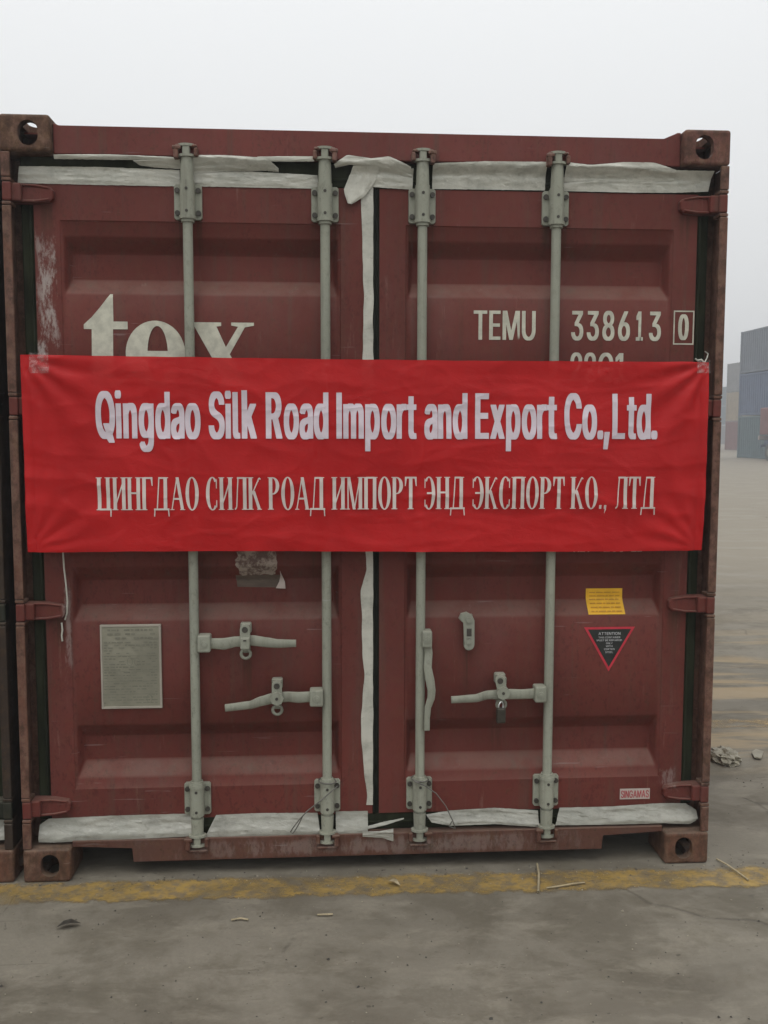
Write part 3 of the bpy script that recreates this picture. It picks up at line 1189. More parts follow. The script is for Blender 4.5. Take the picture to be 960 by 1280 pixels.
# right leaf: handle hanging beside rod three, its empty catch, and the sealed handle
hub(1.388, 1.423, .842, DR, .030)
lever(spline([(1.408, .018, .83, .014), (1.412, .014, .79, .014), (1.408, .006, .74, .014), (1.415, .002, .70, .016), (1.422, .0, .66, .014), (1.420, .002, .63, .013), (1.410, .004, .60, .011), (1.407, .006, .56, .010), (1.407, .008, .514, .010)]), DR)
b = MB()
Pq = [(1.520, .908), (1.528, .926), (1.548, .931), (1.568, .920), (1.577, .900), (1.577, .815)] + [(1.558 + .019 * math.cos(a), .812 + .019 * math.sin(a)) for a in [-PI * k / 8 for k in range(0, 9)]] + [(1.539, .895), (1.530, .897)]
b.prism(Pq, .030, .042, bev=.003)
b.box(1.546, 1.570, .04, .0595, .80, .92)
b.box(1.549, 1.566, .0285, .0305, .845, .872, mi=1)
b.tube((1.557, .0295, .903), (1.557, .025, .903), .011, 10)
b.tube((1.557, .0295, .824), (1.557, .026, .824), .009, 10)
b.box(1.548, 1.567, .027, .0305, .838, .843)
b.build('handle_catch', ['lock', 'dark'], DR)
hub(1.790, 1.832, .638, DR, .029)
lever(spline([(1.80, .018, .638, .018), (1.745, .010, .638, .017), (1.70, .004, .641, .018), (1.66, .002, .641, .017), (1.62, .002, .640, .015), (1.58, .004, .628, .014), (1.492, .004, .624, .0120)]), DR)
catch(1.672, .712, .650, DR, lean=-.010)

# padlock-like seal
pl = empty('padlock', (1.664, -.03, .60))
tag(pl, 'small dark padlock with bright shackle hanging from the right door handle catch', 'padlock')
b = MB()
b.box(-.017, .015, -.010, .012, -.052, .002, bev=.005, seg=2)
b.build('body', 'lockbody', pl)
b = MB()
b.path([(-.010, 0, .0), (-.009, 0, .012), (-.003, .003, .022), (.003, .006, .022), (.007, .008, .014), (.007, .004, .0)], .0028, 8)
b.build('shackle', 'steel', pl)

# wire ties on the lower brackets
for (x, pts, lab) in ((0, [(1.09, -.002, .322), (1.035, -.004, .275), (.985, .0, .235), (.955, .005, .20), (.935, .01, .172), (.925, .012, .155), (.932, .014, .148), (.945, .014, .165), (.958, .012, .19), (.968, .01, .212)], 'thin wire with looped end dangling from the lower bracket left of the door seam'),
                      (1, [(1.36, -.004, .335), (1.40, -.006, .318), (1.44, -.004, .288), (1.475, .0, .24), (1.50, .006, .185), (1.512, .01, .150), (1.490, .012, .160), (1.498, .010, .178)], 'thin wire dangling right from the lower bracket right of the door seam')):
    b = MB()
    b.path(pts, .0022, 6)
    o = b.build('tie_wire', 'wire')
    tag(o, lab, 'wire')
    # wrap round the bracket
    b = MB()
    cx = RODS[1] if x == 0 else RODS[2]
    b.path([(cx + .031 * math.cos(a), .032 + .031 * math.sin(a), .326 + .006 * math.sin(a * .5)) for a in [2 * PI * k / 18 for k in range(19)]], .0022, 6)
    b.build('wire_wrap', 'wire', o)


# ---- sealing tape ------------------------------------------------------------
def ribbon(name, top, bot, y, amp=.004, seed=0, parent=box_root, mat='tape', n=None, m=13, jag=.0012, vertical=False):
    """crumpled strip between two XZ polylines of equal length (each a list of (x, z))"""
    b = MB()
    if n is None:
        ln = sum(math.dist(a, c) for a, c in zip(top, top[1:]))
        n = max(6, int(ln / .009))

    def samp(pl, u):
        k = u * (len(pl) - 1)
        i = min(int(k), len(pl) - 2)
        f = k - i
        return pl[i][0] + (pl[i + 1][0] - pl[i][0]) * f, pl[i][1] + (pl[i + 1][1] - pl[i][1]) * f
    rows = []
    for i in range(n + 1):
        u = i / n
        a, c = samp(top, u), samp(bot, u)
        row = []
        for j in range(m + 1):
            v = j / m
            x = a[0] + (c[0] - a[0]) * v
            z = a[1] + (c[1] - a[1]) * v
            e = jag * noise.noise(Vector((u * 30 + seed, 3 * (v > .5), seed)))
            if j in (0, m):
                if vertical: x += e
                else: z += e
            q = Vector((x * (22 if vertical else 7) + seed * 3.1, seed, z * (6 if vertical else 26)))
            w1 = 1 - abs(noise.noise(Vector((q.x * .5, q.y, q.z * 1.0)) if not vertical else Vector((q.x, q.y, q.z * .5)))) * 4
            w2 = 1 - abs(noise.noise(q * 2.9 + Vector((5, 0, 0)))) * 2.6
            pin = .25 + .75 * smooth01(min(v, 1 - v) * 5)
            yy = (y(z) if callable(y) else y) - .001 - amp * pin * (.75 * max(0, w1) + .4 * max(0, w2))
            row.append(b.bm.verts.new((x, yy, z)))
        rows.append(row)
    for i in range(n):
        for j in range(m):
            f = b.bm.faces.new((rows[i][j], rows[i][j + 1], rows[i + 1][j + 1], rows[i + 1][j]))
            f.smooth = noise.noise(Vector((i * .3, j * .9, seed))) > -.1
    return b.build(name, mat, parent)


def YU(z): return .0585 - .002 * smooth01((z - 2.39) / .03) - .025 * smooth01((z - 2.43) / .042)
def YL(z): return .0585 - .020 * smooth01((.196 - z) / .058)
class _Y:
    def __init__(s, f): s.f = f
    def __sub__(s, d): return lambda z: s.f(z) - d * .6
    __add__ = __sub__
    def __call__(s, z): return s.f(z)
YT = _Y(lambda z: YU(z) if z > 2.3 else YL(z) if z < .25 else .0585)
# upper seam, lower and upper runs; pieces between the rods
ribbon('sealing_tape', [(.045, 2.438), (.30, 2.440), (.57, 2.436)], [(.038, 2.385), (.30, 2.383), (.57, 2.383)], YT, .004, 1)
ribbon('sealing_tape', [(.165, 2.471), (.35, 2.475), (.57, 2.470)], [(.165, 2.458), (.35, 2.459), (.57, 2.462)], YT - .004, .0025, 2)
ribbon('sealing_tape', [(.42, 2.458), (.48, 2.462), (.575, 2.464)], [(.44, 2.446), (.50, 2.440), (.575, 2.438)], YT - .006, .004, 12)
ribbon('sealing_tape', [(.615, 2.432), (.8, 2.436), (1.03, 2.428)], [(.61, 2.384), (.8, 2.384), (1.035, 2.384)], YT, .004, 3)
ribbon('sealing_tape', [(.62, 2.478), (.72, 2.480), (.86, 2.474), (.90, 2.445)], [(.61, 2.425), (.72, 2.434), (.86, 2.438), (.90, 2.434)], YT - .005, .005, 4)
ribbon('sealing_tape', [(.83, 2.477), (.95, 2.481), (1.02, 2.482)], [(.84, 2.462), (.95, 2.464), (1.02, 2.466)], YT - .004, .002, 5)
# middle: knotted strips over the seam
ribbon('sealing_tape', [(1.085, 2.458), (1.13, 2.488), (1.21, 2.478), (1.27, 2.486), (1.345, 2.455)], [(1.09, 2.448), (1.14, 2.458), (1.21, 2.450), (1.27, 2.440), (1.35, 2.425)], YT - .012, .006, 6)
ribbon('sealing_tape', [(1.17, 2.45), (1.26, 2.446), (1.355, 2.452)], [(1.17, 2.395), (1.26, 2.390), (1.352, 2.386)], YT - .006, .005, 7)
ribbon('sealing_tape', [(1.150, 2.455), (1.135, 2.42), (1.118, 2.378), (1.132, 2.335)], [(1.24, 2.455), (1.225, 2.41), (1.19, 2.36), (1.145, 2.332)], YT - .016, .006, 8, vertical=True)
# upper seam right of rod three
ribbon('sealing_tape', [(1.42, 2.468), (1.6, 2.478), (1.81, 2.480)], [(1.42, 2.39), (1.6, 2.391), (1.81, 2.392)], YT - .002, .0045, 9)
ribbon('sealing_tape', [(1.875, 2.480), (1.96, 2.472), (2.08, 2.484), (2.18, 2.484), (2.26, 2.462)], [(1.875, 2.42), (1.96, 2.425), (2.08, 2.425), (2.18, 2.426), (2.26, 2.43)], YT - .007, .005, 10)
ribbon('sealing_tape', [(1.87, 2.436), (2.1, 2.437), (2.26, 2.462), (2.396, 2.462)], [(1.87, 2.391), (2.1, 2.390), (2.26, 2.392), (2.385, 2.398)], YT - .002, .004, 11)
# vertical seam
zz_ = [2.42, 2.34, 2.2, 2.05, 1.9, 1.7, 1.5, 1.3, 1.15, 1.10, 1.0, .85, .7, .5, .35, .28, .19]
ww_ = [1.165, 1.178, 1.182, 1.186, 1.184, 1.18, 1.184, 1.186, 1.190, 1.197, 1.176, 1.180, 1.186, 1.176, 1.186, 1.196, 1.194]
xr_ = [1.219] * len(zz_)
# resample to even spacing
def even(xs_, zs_, n=60):
    out = []
    for k in range(n + 1):
        z = zs_[0] + (zs_[-1] - zs_[0]) * k / n
        for i in range(len(zs_) - 1):
            if zs_[i] >= z >= zs_[i + 1]:
                f = (zs_[i] - z) / (zs_[i] - zs_[i + 1])
                f = smooth01(f)
                out.append((xs_[i] + (xs_[i + 1] - xs_[i]) * f, z))
                break
    return out
ribbon('sealing_tape', even(ww_, zz_), even(xr_, zz_), .0585, .003, 14, vertical=True, m=7, jag=.004)
# lower seam
ribbon('sealing_tape', [(.045, .185), (.075, .206), (.3, .212), (.58, .212)], [(.045, .130), (.10, .128), (.3, .131), (.595, .138)], YT - .002, .0055, 15, mat='tape_low')
ribbon('sealing_tape', [(.66, .205), (.8, .208), (1.02, .204)], [(.62, .130), (.8, .128), (1.03, .130)], YT - .003, .005, 16, mat='tape_low')
ribbon('sealing_tape', [(1.085, .207), (1.20, .206)], [(1.085, .128), (1.20, .131)], YT - .003, .005, 17, mat='tape_low')
ribbon('sealing_tape', [(1.18, .145), (1.24, .145), (1.29, .152)], [(1.18, .126), (1.25, .120), (1.29, .106)], YT - .030, .004, 18, mat='tape_low', n=12)
ribbon('sealing_tape', [(1.20, .158), (1.26, .170), (1.33, .180)], [(1.20, .148), (1.26, .158), (1.33, .176)], YT - .01, .003, 19, mat='tape_low', n=14)
ribbon('sealing_tape', [(1.41, .188), (1.50, .200), (1.66, .206), (1.82, .192)], [(1.43, .162), (1.50, .150), (1.66, .152), (1.82, .138)], YT - .003, .005, 20, mat='tape_low')
ribbon('sealing_tape', [(1.90, .200), (2.1, .200), (2.28, .208), (2.37, .205), (2.41, .180)], [(1.88, .142), (2.1, .140), (2.28, .140), (2.38, .134), (2.41, .150)], YT - .003, .0055, 21, mat='tape_low')
# tape on the neighbour's seam
ribbon('sealing_tape', [(1.9, .205), (2.2, .208), (2.40, .205)], [(1.9, .14), (2.2, .14), (2.40, .14)], YT - .003, .005, 22, mat='tape_low', parent=nb)

# ---- lettering on the doors ---------------------------------------------------
front = lambda x, z: door_y(x, z) - .0015
# large serif letters, lower part behind the banner
polyt = [[(.330, 2.026), (.339, 2.026), (.339, 1.935), (.386, 1.935), (.386, 1.909), (.337, 1.909), (.335, 1.77), (.345, 1.745), (.365, 1.742), (.392, 1.762), (.392, 1.748), (.372, 1.728), (.335, 1.716), (.295, 1.722), (.268, 1.745), (.264, 1.80), (.266, 1.909), (.240, 1.909), (.240, 1.924), (.268, 1.950), (.298, 1.985)]]
def ering(cx, cz, rx, rz, ix, iz, icx, a0, a1, n=40):
    o = []
    for i in range(n):
        u, v = R(a0 + (a1 - a0) * i / n), R(a0 + (a1 - a0) * (i + 1) / n)
        o.append([(cx + rx * math.cos(u), cz + rz * math.sin(u)), (cx + rx * math.cos(v), cz + rz * math.sin(v)),
                  (icx + ix * math.cos(v), cz + iz * math.sin(v)), (icx + ix * math.cos(u), cz + iz * math.sin(u))])
    return o
polye = ering(.478, 1.828, .100, .111, .034, .093, .485, -3, 325) + [[(.440, 1.812), (.578, 1.812), (.577, 1.837), (.440, 1.837)]]
polyx = [[(.592, 1.935), (.700, 1.935), (.700, 1.923), (.684, 1.921), (.715, 1.852), (.757, 1.921), (.734, 1.925), (.734, 1.935), (.811, 1.935), (.811, 1.925), (.780, 1.919), (.728, 1.828), (.776, 1.735), (.795, 1.730), (.795, 1.719), (.690, 1.719), (.690, 1.730), (.704, 1.733), (.680, 1.79), (.644, 1.735), (.662, 1.730), (.662, 1.719), (.585, 1.719), (.585, 1.730), (.612, 1.738), (.668, 1.815), (.610, 1.920), (.592, 1.924)]]
for p in (polyt, polye, polyx): flat('lettering', p, front, 'letter', DL, sub=.02)

lay_text('lettering', 'TEMU', 1.568, 1.786, 1.884, 1.984, front, 'letter', DR, xs=.55, off=.03, spacing=1.3)
for k, ch in enumerate('338613'):
    cx = 1.9335 + k * .0555
    hw = .0215 if ch != '1' else .0125
    lay_text('lettering', ch, cx - hw, cx + hw, 1.885, 1.986, front, 'letter', DR, xs=.5, off=.03, vo=.008)
lay_text('lettering', '0', 2.293, 2.331, 1.889, 1.976, front, 'letter', DR, xs=.5, off=.045)
bx0, bx1, bz0, bz1, bt = 2.276, 2.350, 1.872, 1.990, .0045
flat('check_digit_frame', [[(bx0, bz0), (bx1, bz0), (bx1, bz0 + bt), (bx0, bz0 + bt)], [(bx0, bz1 - bt), (bx1, bz1 - bt), (bx1, bz1), (bx0, bz1)],
     [(bx0, bz0 + bt), (bx0 + bt, bz0 + bt), (bx0 + bt, bz1 - bt), (bx0, bz1 - bt)], [(bx1 - bt, bz0 + bt), (bx1, bz0 + bt), (bx1, bz1 - bt), (bx1 - bt, bz1 - bt)]], front, 'letter', DR)
lay_text('lettering', '22G1', 1.911, 2.113, 1.741, 1.841, front, 'letter', DR, xs=.5, off=.03, spacing=1.12)
lay_text('lettering', 'NET', 1.935, 2.00, 1.138, 1.185, front, 'letter', DR, xs=.6, off=.03, sub=.01)
lay_text('lettering', 'KGS', 2.045, 2.12, 1.138, 1.185, front, 'letter', DR, xs=.6, off=.03, sub=.01)
lay_text('lettering', 'LB', 2.145, 2.19, 1.138, 1.185, front, 'letter', DR, xs=.6, off=.03, sub=.01)

# ---- stickers and plates --------------------------------------------------------
b = MB()
b.box(.270, .479, .0535, .0625, .598, .896, bev=.002)
dp = b.build('data_plate', 'plate', DL)
b = MB()
for (a0, a1, c0, c1) in ((.270, .479, .888, .896), (.270, .479, .598, .606), (.270, .277, .606, .888), (.471, .479, .606, .888)):
    b.box(a0, a1, .0515, .0545, c0, c1, bev=.001)
b.build('plate_rim', 'plate_rim', dp)
# rows of small embossed print, too small to read
polys = []
rr = random.Random(3)
z = .874
row = 0
while z > .616:
    h = .006 if row < 3 else .0036
    x = .283 + (.012 if row < 3 else 0)
    while x < .463:
        w = rr.uniform(.006, .022)
        if rr.random() < (.85 if row < 3 else .6 if z > .8 or z < .66 else .7):
            polys.append([(x, z), (min(x + w, .466), z), (min(x + w, .466), z + h), (x, z + h)])
        x += w + rr.uniform(.003, .006)
    z -= .0095 if row >= 3 else .014
    row += 1
for k in range(4):
    zz = (.79, .735, .70, .655)[k]
    polys.append([(.281, zz), (.467, zz), (.467, zz + .0015), (.281, zz + .0015)])
for (cx, cz) in ((.375, .77), (.40, .77), (.44, .64)):
    polys += g_arc(cx, cz, .010, .015, 0, 360, .002, .002, 16)
flat('print', polys, lambda x, z: .0530, 'print', dp)

# torn sticker
def blob(cx, cz, rx, rz, seed, n=40, sq=.5, jag=.12):
    p = []
    for k in range(n):
        a = 2 * PI * k / n
        c, s_ = math.cos(a), math.sin(a)
        m = max(abs(c), abs(s_))
        r_ = (1 - sq) + sq / m
        r_ *= 1 + jag * noise.noise(Vector((c * 3, s_ * 3, seed))) * 2 + jag * .5 * noise.noise(Vector((c * 9, s_ * 9, seed)))
        p.append((cx + rx * c * r_, cz + rz * s_ * r_))
    return p
flat('glue_stain', [[(.735, 1.06), (.90, 1.06), (.905, 1.012), (.74, 1.016)]], front, 'residue_dark', DL, sub=.015)
flat('torn_sticker', [blob(.812, 1.11, .072, .052, 3)], lambda x, z: door_y(x, z) - .0025, 'residue', DL, sub=.015)
flat('torn_sticker', [[(.876, 1.012), (.910, 1.010), (.908, 1.035), (.898, 1.060), (.892, 1.080), (.893, 1.058), (.888, 1.035)]], lambda x, z: door_y(x, z) - .012 - .03 * max(0, 1.05 - z), 'whitedecal', DL, sub=.015)
b = MB()
b.path([(.153, .052, 1.15), (.155, .050, 1.10), (.160, .050, 1.04), (.163, .052, .98), (.160, .052, .94), (.152, .054, .915)], .0030, 6)
b.build('peeling_strip', 'tape', DL)
b = MB()
b.path([(.140, .056, .905), (.143, .054, .88), (.139, .056, .86), (.141, .056, .84)], .0032, 6)
b.build('peeling_strip', 'tape', DL)

ydec = lambda x, z: door_y(x, z) - .002
o = flat('yellow_sticker', [[(1.996, .910), (2.131, .910), (2.131, .998), (1.996, .998)]], ydec, 'yellow', DR, sub=.012)
polys = []
rr = random.Random(5)
for k in range(6):
    z = .982 - k * .0125
    x = 2.008
    while x < 2.118:
        w = rr.uniform(.008, .03)
        polys.append([(x, z), (min(x + w, 2.12), z), (min(x + w, 2.12), z + .0035), (x, z + .0035)])
        x += w + .004
flat('print', polys, lambda x, z: door_y(x, z) - .0035, 'ochre_print', o, sub=.012)
tri = lambda s_: [(2.0725 - .0935 * s_, .811 + .054 * s_), (2.0725, .811 - .109 * s_), (2.0725 + .0935 * s_, .811 + .054 * s_)]
o = flat('warning_sticker', [tri(1)], front, 'reddecal', DR)
flat('warning_face', [tri(.85)], lambda x, z: door_y(x, z) - .0022, 'blackdecal', o)
yw = lambda x, z: door_y(x, z) - .0030
for (s_, zc, hw, hh) in (('ATTENTION', .8365, .040, .0095), ('THIS CONTAINER', .824, .040, .0062), ('MUST BE REPAIRED', .8135, .046, .0062), ('ONLY', .8025, .012, .0062),
                         ('WITH', .792, .012, .0062), ('CORTEN', .7810, .019, .0062), ('STEEL', .7700, .014, .0062)):
    lay_text('print', s_, 2.0725 - hw, 2.0725 + hw, zc, zc + hh, yw, 'whiteprint', o, xs=.6, off=.008)
o = flat('maker_sticker', [[(2.124, .224), (2.236, .224), (2.236, .264), (2.124, .264)]], front, 'whitedecal', DR)
lay_text('lettering', 'SINGAMAS', 2.128, 2.232, .230, .257, lambda x, z: door_y(x, z) - .0025, 'redprint', o, xs=.6, off=.02, spacing=1.05)

# ---- banner ----------------------------------------------------------------------
BX0, BX1, BZ0, BZ1 = .050, 2.377, 1.155, 1.812


def banner_y(x, z):
    y = -.014
    for rx in RODS: y -= .0065 * math.exp(-((x - rx) / .024) ** 2)
    y += .008 * noise.noise(Vector((x * 1.6, 3, z * 3.2)))
    y += .0036 * (abs(noise.noise(Vector((x * 3 + z * 5, 7, z * 7 - x)))) * 2 - .5)
    y -= .0018 * (1 - min(1, abs(noise.noise(Vector((x * 5 - z * 4, 17, z * 9 + x * 2)))) * 5)) ** 2
    y -= .0014 * (1 - min(1, abs(noise.noise(Vector((x * 2.2 + 4, 27, z * 11)))) * 6)) ** 2
    y += .0018 * noise.noise(Vector((x * 14, 1, z * 9)))
    for (cx, cz, sg, am, fr) in ((BX0, BZ1, 1, .012, 15), (BX1, BZ1, -1, .016, 13), (BX1, BZ0, -1, .007, 17), (BX0, BZ0, 1, .006, 17)):
        dx, dz = (x - cx) * sg, (cz - z) * (1 if cz == BZ1 else -1)
        d = math.hypot(dx, dz)
        a = math.atan2(dz, max(dx, 1e-4))
        w = math.sin(a * fr + d * 2) * .5 + .5
        y -= am * w * smooth01(d / .12) * math.exp(-d / .30)
    # vertical ripples near the side edges
    e = math.exp(-min(x - BX0, BX1 - x) / .07)
    y -= .004 * e * math.sin(x * 110 + z * 3)
    return y


def bedge(x, z):
    """outline of the cloth is not quite straight"""
    u = (x - BX0) / (BX1 - BX0)
    v = (z - BZ0) / (BZ1 - BZ0)
    dz = v * (.004 - .010 * u - .004 * math.sin(PI * u)) + (1 - v) * (.004 - .008 * u + .003 * math.sin(2 * PI * u))
    dz += .0015 * noise.noise(Vector((x * 9, 0, v)))
    dx = (1 - u) * (.006 * (1 - v) - .006 * math.sin(PI * v) * 0) + u * (-.006 * (1 - v) + .003 * noise.noise(Vector((1, 2, z * 9))))
    return dx, dz


b = MB()
nx, nz = 300, 92
rows = []
for j in range(nz + 1):
    row = []
    for i in range(nx + 1):
        x = BX0 + (BX1 - BX0) * i / nx
        z = BZ0 + (BZ1 - BZ0) * j / nz
        dx, dz = bedge(x, z)
        row.append(b.bm.verts.new((x + dx, banner_y(x, z), z + dz)))
    rows.append(row)
for j in range(nz):
    for i in range(nx):
        f = b.bm.faces.new((rows[j][i], rows[j][i + 1], rows[j + 1][i + 1], rows[j + 1][i]))
        f.smooth = True
banner = empty('banner', (1.21, 0, 1.155))
tag(banner, 'long red cloth banner with a white company name in English and Russian across the doors', 'banner')
cloth = b.build('cloth', 'cloth', None, recalc=False)


def reparent(o, p):
    o.parent = p
    o.location = -p.location


reparent(cloth, banner)
# stitched hems: double layer down each side
for (x0, x1) in ((BX0 + .001, BX0 + .030), (BX1 - .026, BX1 - .001)):
    b = MB()
    prev = None
    for j in range(nz + 1):
        z = BZ0 + .001 + (BZ1 - BZ0 - .002) * j / nz
        cur = []
        for k in range(5):
            x = x0 + (x1 - x0) * k / 4
            dx, dz = bedge(x, z)
            cur.append(b.bm.verts.new((x + dx, banner_y(x, z) - (.0035 if 0 < k < 4 else .0008), z + dz)))
        if prev:
            for k in range(4):
                f = b.bm.faces.new((prev[k], prev[k + 1], cur[k + 1], cur[k]))
                f.smooth = True
        prev = cur
    reparent(b.build('hem', 'cloth', None, recalc=False), banner)
by = lambda x, z: banner_y(x, z) - .0026
t1 = lay_text('lettering', 'Qingdao Silk Road Import and Export Co.,Ltd.', .290, 2.198, 1.541, 1.696, by, 'bannertext', None, xs=.37, off=.034, vo=.010, spacing=1.35, sub=.018)
reparent(t1, banner)
t2 = flat('lettering', serif_text('ЦИНГДАО СИЛК РОАД ИМПОРТ ЭНД ЭКСПОРТ КО., ЛТД', .287, 2.192, 1.301, 1.411), by, 'bannertext2', None, sub=.02, step=.00003)
reparent(t2, banner)
# tape on two corners and the tie string
for (x0, x1, z0, z1, sd) in ((.082, .145, 1.755, 1.822, 1), (2.335, 2.381, 1.768, 1.812, 2)):
    b = MB()
    n = 8
    gr = [[b.bm.verts.new((x0 + (x1 - x0) * i / n + .003 * noise.noise(Vector((i, j, sd))), banner_y(x0 + (x1 - x0) * i / n, min(z0 + (z1 - z0) * j / n, BZ1)) - .0045 - .002 * noise.noise(Vector((i * .7, j * .7, sd))), z0 + (z1 - z0) * j / n)) for i in range(n + 1)] for j in range(n + 1)]
    for j in range(n):
        for i in range(n): b.bm.faces.new((gr[j][i], gr[j][i + 1], gr[j + 1][i + 1], gr[j + 1][i]))
    reparent(b.build('corner_tape', 'cleartape', None, recalc=False), banner)
b = MB()
b.path([(2.362, -.012, 1.803), (2.376, .0, 1.822), (2.392, .03, 1.838), (2.402, .08, 1.85)], .0022, 6)
b.path([(2.362, -.014, 1.803), (2.350, -.014, 1.815), (2.338, -.010, 1.812), (2.33, -.01, 1.818)], .003, 6)
b.path([(.06, -.012, 1.80), (.052, .01, 1.81), (.045, .06, 1.815)], .0022, 6)
reparent(b.build('tie_string', 'tape'), banner)

# ------------------------------------------------------------------ litter on the ground
def stick(pts, r, mat, name, label, cat):
    b = MB()
    b.path(pts, r, 6)
    o = b.build(name, mat)
    c = Vector(pts[0])
    for v in o.data.vertices: v.co -= Vector((c.x, c.y, 0))
    o.location = (c.x, c.y, 0)
    return tag(o, label, cat)


stick([(1.812, .02, .007), (1.800, -.06, .008), (1.782, -.13, .008), (1.768, -.185, .007)], .0042, 'straw', 'straw', 'straight pale straw pointing at the camera, lying across the yellow line', 'straw')
stick([(1.804, -.158, .007), (1.85, -.152, .009), (1.90, -.140, .010), (1.945, -.128, .007)], .0028, 'straw', 'straw', 'thin straw lying along the front edge of the yellow line', 'straw')
stick([(2.478, .02, .006), (2.492, -.04, .012), (2.506, -.09, .010), (2.522, -.145, .006)], .0032, 'straw', 'twig', 'thin pale twig on the concrete right of the container corner', 'twig')
stick([(1.02, -.285, .006), (1.045, -.288, .008), (1.07, -.285, .006)], .003, 'straw', 'straw', 'tiny pale straw scrap on bare concrete in front of the yellow line', 'straw')
stick([(.745, -.30, .006), (.775, -.295, .008), (.80, -.302, .006)], .003, 'straw', 'straw', 'short pale scrap of straw on bare concrete left of the middle', 'straw')


def leaf(x, y, rz, ln, mat, label):
    b = MB()
    P = [(0, 0), (.3, .18), (.6, .2), (1, 0), (.6, -.18), (.3, -.16)]
    vs = [b.bm.verts.new((p[0] * ln, p[1] * ln, .008 + .012 * math.sin(p[0] * 3) + .15 * abs(p[1]) * ln)) for p in P]
    b.bm.faces.new((vs[0], vs[1], vs[5]))
    b.bm.faces.new((vs[1], vs[2], vs[4], vs[5]))
    b.bm.faces.new((vs[2], vs[3], vs[4]))
    o = b.build('leaf', mat)
    o.location = (x, y, 0)
    o.rotation_euler = (0, 0, rz)
    tag(o, label, 'leaf')


leaf(1.262, -.08, -.7, .055, 'leaf', 'small curled dry leaf on the yellow line below the door seam')
leaf(.20, -.315, .25, .075, 'dark', 'dark scrap of leaf on the concrete at lower left')

# grit and crumbs too many to count
rg = random.Random(11)
b = MB()
for k in range(1500):
    if k < 500: gx, gy = rg.uniform(-.6, 2.9), rg.gauss(-.02, .06)
    else: gx, gy = rg.uniform(-.8, 3.6), rg.uniform(-1.4, .9 if k % 3 == 0 else 0)
    if gx < 2.44 and gy > .03 and gy < 6: continue
    r_ = rg.uniform(.0012, .0034) * (1.6 if rg.random() < .06 else 1)
    a = rg.uniform(0, 6.3)
    mi = 0 if rg.random() < .6 else 1
    vs = []
    for q in range(4):
        rr_ = r_ * rg.uniform(.6, 1.5)
        vs.append(b.bm.verts.new((gx + rr_ * math.cos(a + q * PI / 2), gy + rr_ * math.sin(a + q * PI / 2), .0015)))
    tp = b.bm.verts.new((gx, gy, .0015 + r_ * rg.uniform(.5, 1.2)))
    for q in range(4):
        f = b.bm.faces.new((vs[q], vs[(q + 1) % 4], tp))
        f.material_index = mi
tag(b.build('grit', ['dark', 'bag_grit'], recalc=False), 'scattered dark and pale grit on the concrete', kind='stuff')

# crumpled pale bag beyond the right corner
t = NT('crumpled_pale_plastic')
n_ = t.noise(9, 6, .7)
t.color(t.mix(t.ramp(n_, .35, .65), (.21, .19, .14), (.29, .265, .20)))
t.rough(.55)
t.bump(n_, .6, .02)
M['bag'] = t.m
b = MB()
bmesh.ops.create_icosphere(b.bm, subdivisions=4, radius=1)
for v in b.bm.verts:
    d = v.co.normalized()
    r_ = .92 + .22 * (1 - 3 * abs(noise.noise(d * 1.9 + Vector((3, 1, 4))))) + .12 * (1 - 3 * abs(noise.noise(d * 4.5)))
    v.co = Vector((d.x * .062 * r_, d.y * .085 * r_, max(-.022, d.z * .036 * r_) + .021))
o = b.build('plastic_bag', 'bag')
o.location = (2.955, 1.03, 0)
tag(o, 'crumpled pale plastic bag lying on the yard behind the container corner', 'bag')
b = MB()
P = [(-.03, -.05), (.0, -.06), (.05, .02), (.03, .06), (-.01, .02)]
vs = [b.bm.verts.new((p[0], p[1], .008 + .01 * abs(p[0]) * 20 * .3)) for p in P]
b.bm.faces.new(vs)
r0 = bmesh.ops.extrude_face_region(b.bm, geom=list(b.bm.faces))
for v in [e for e in r0['geom'] if isinstance(e, bmesh.types.BMVert)]: v.co.z += .006
o = b.build('paper_scrap', 'bag')
o.location = (3.13, 1.08, 0)
tag(o, 'small flat pale scrap on the yard right of the crumpled bag', 'paper')

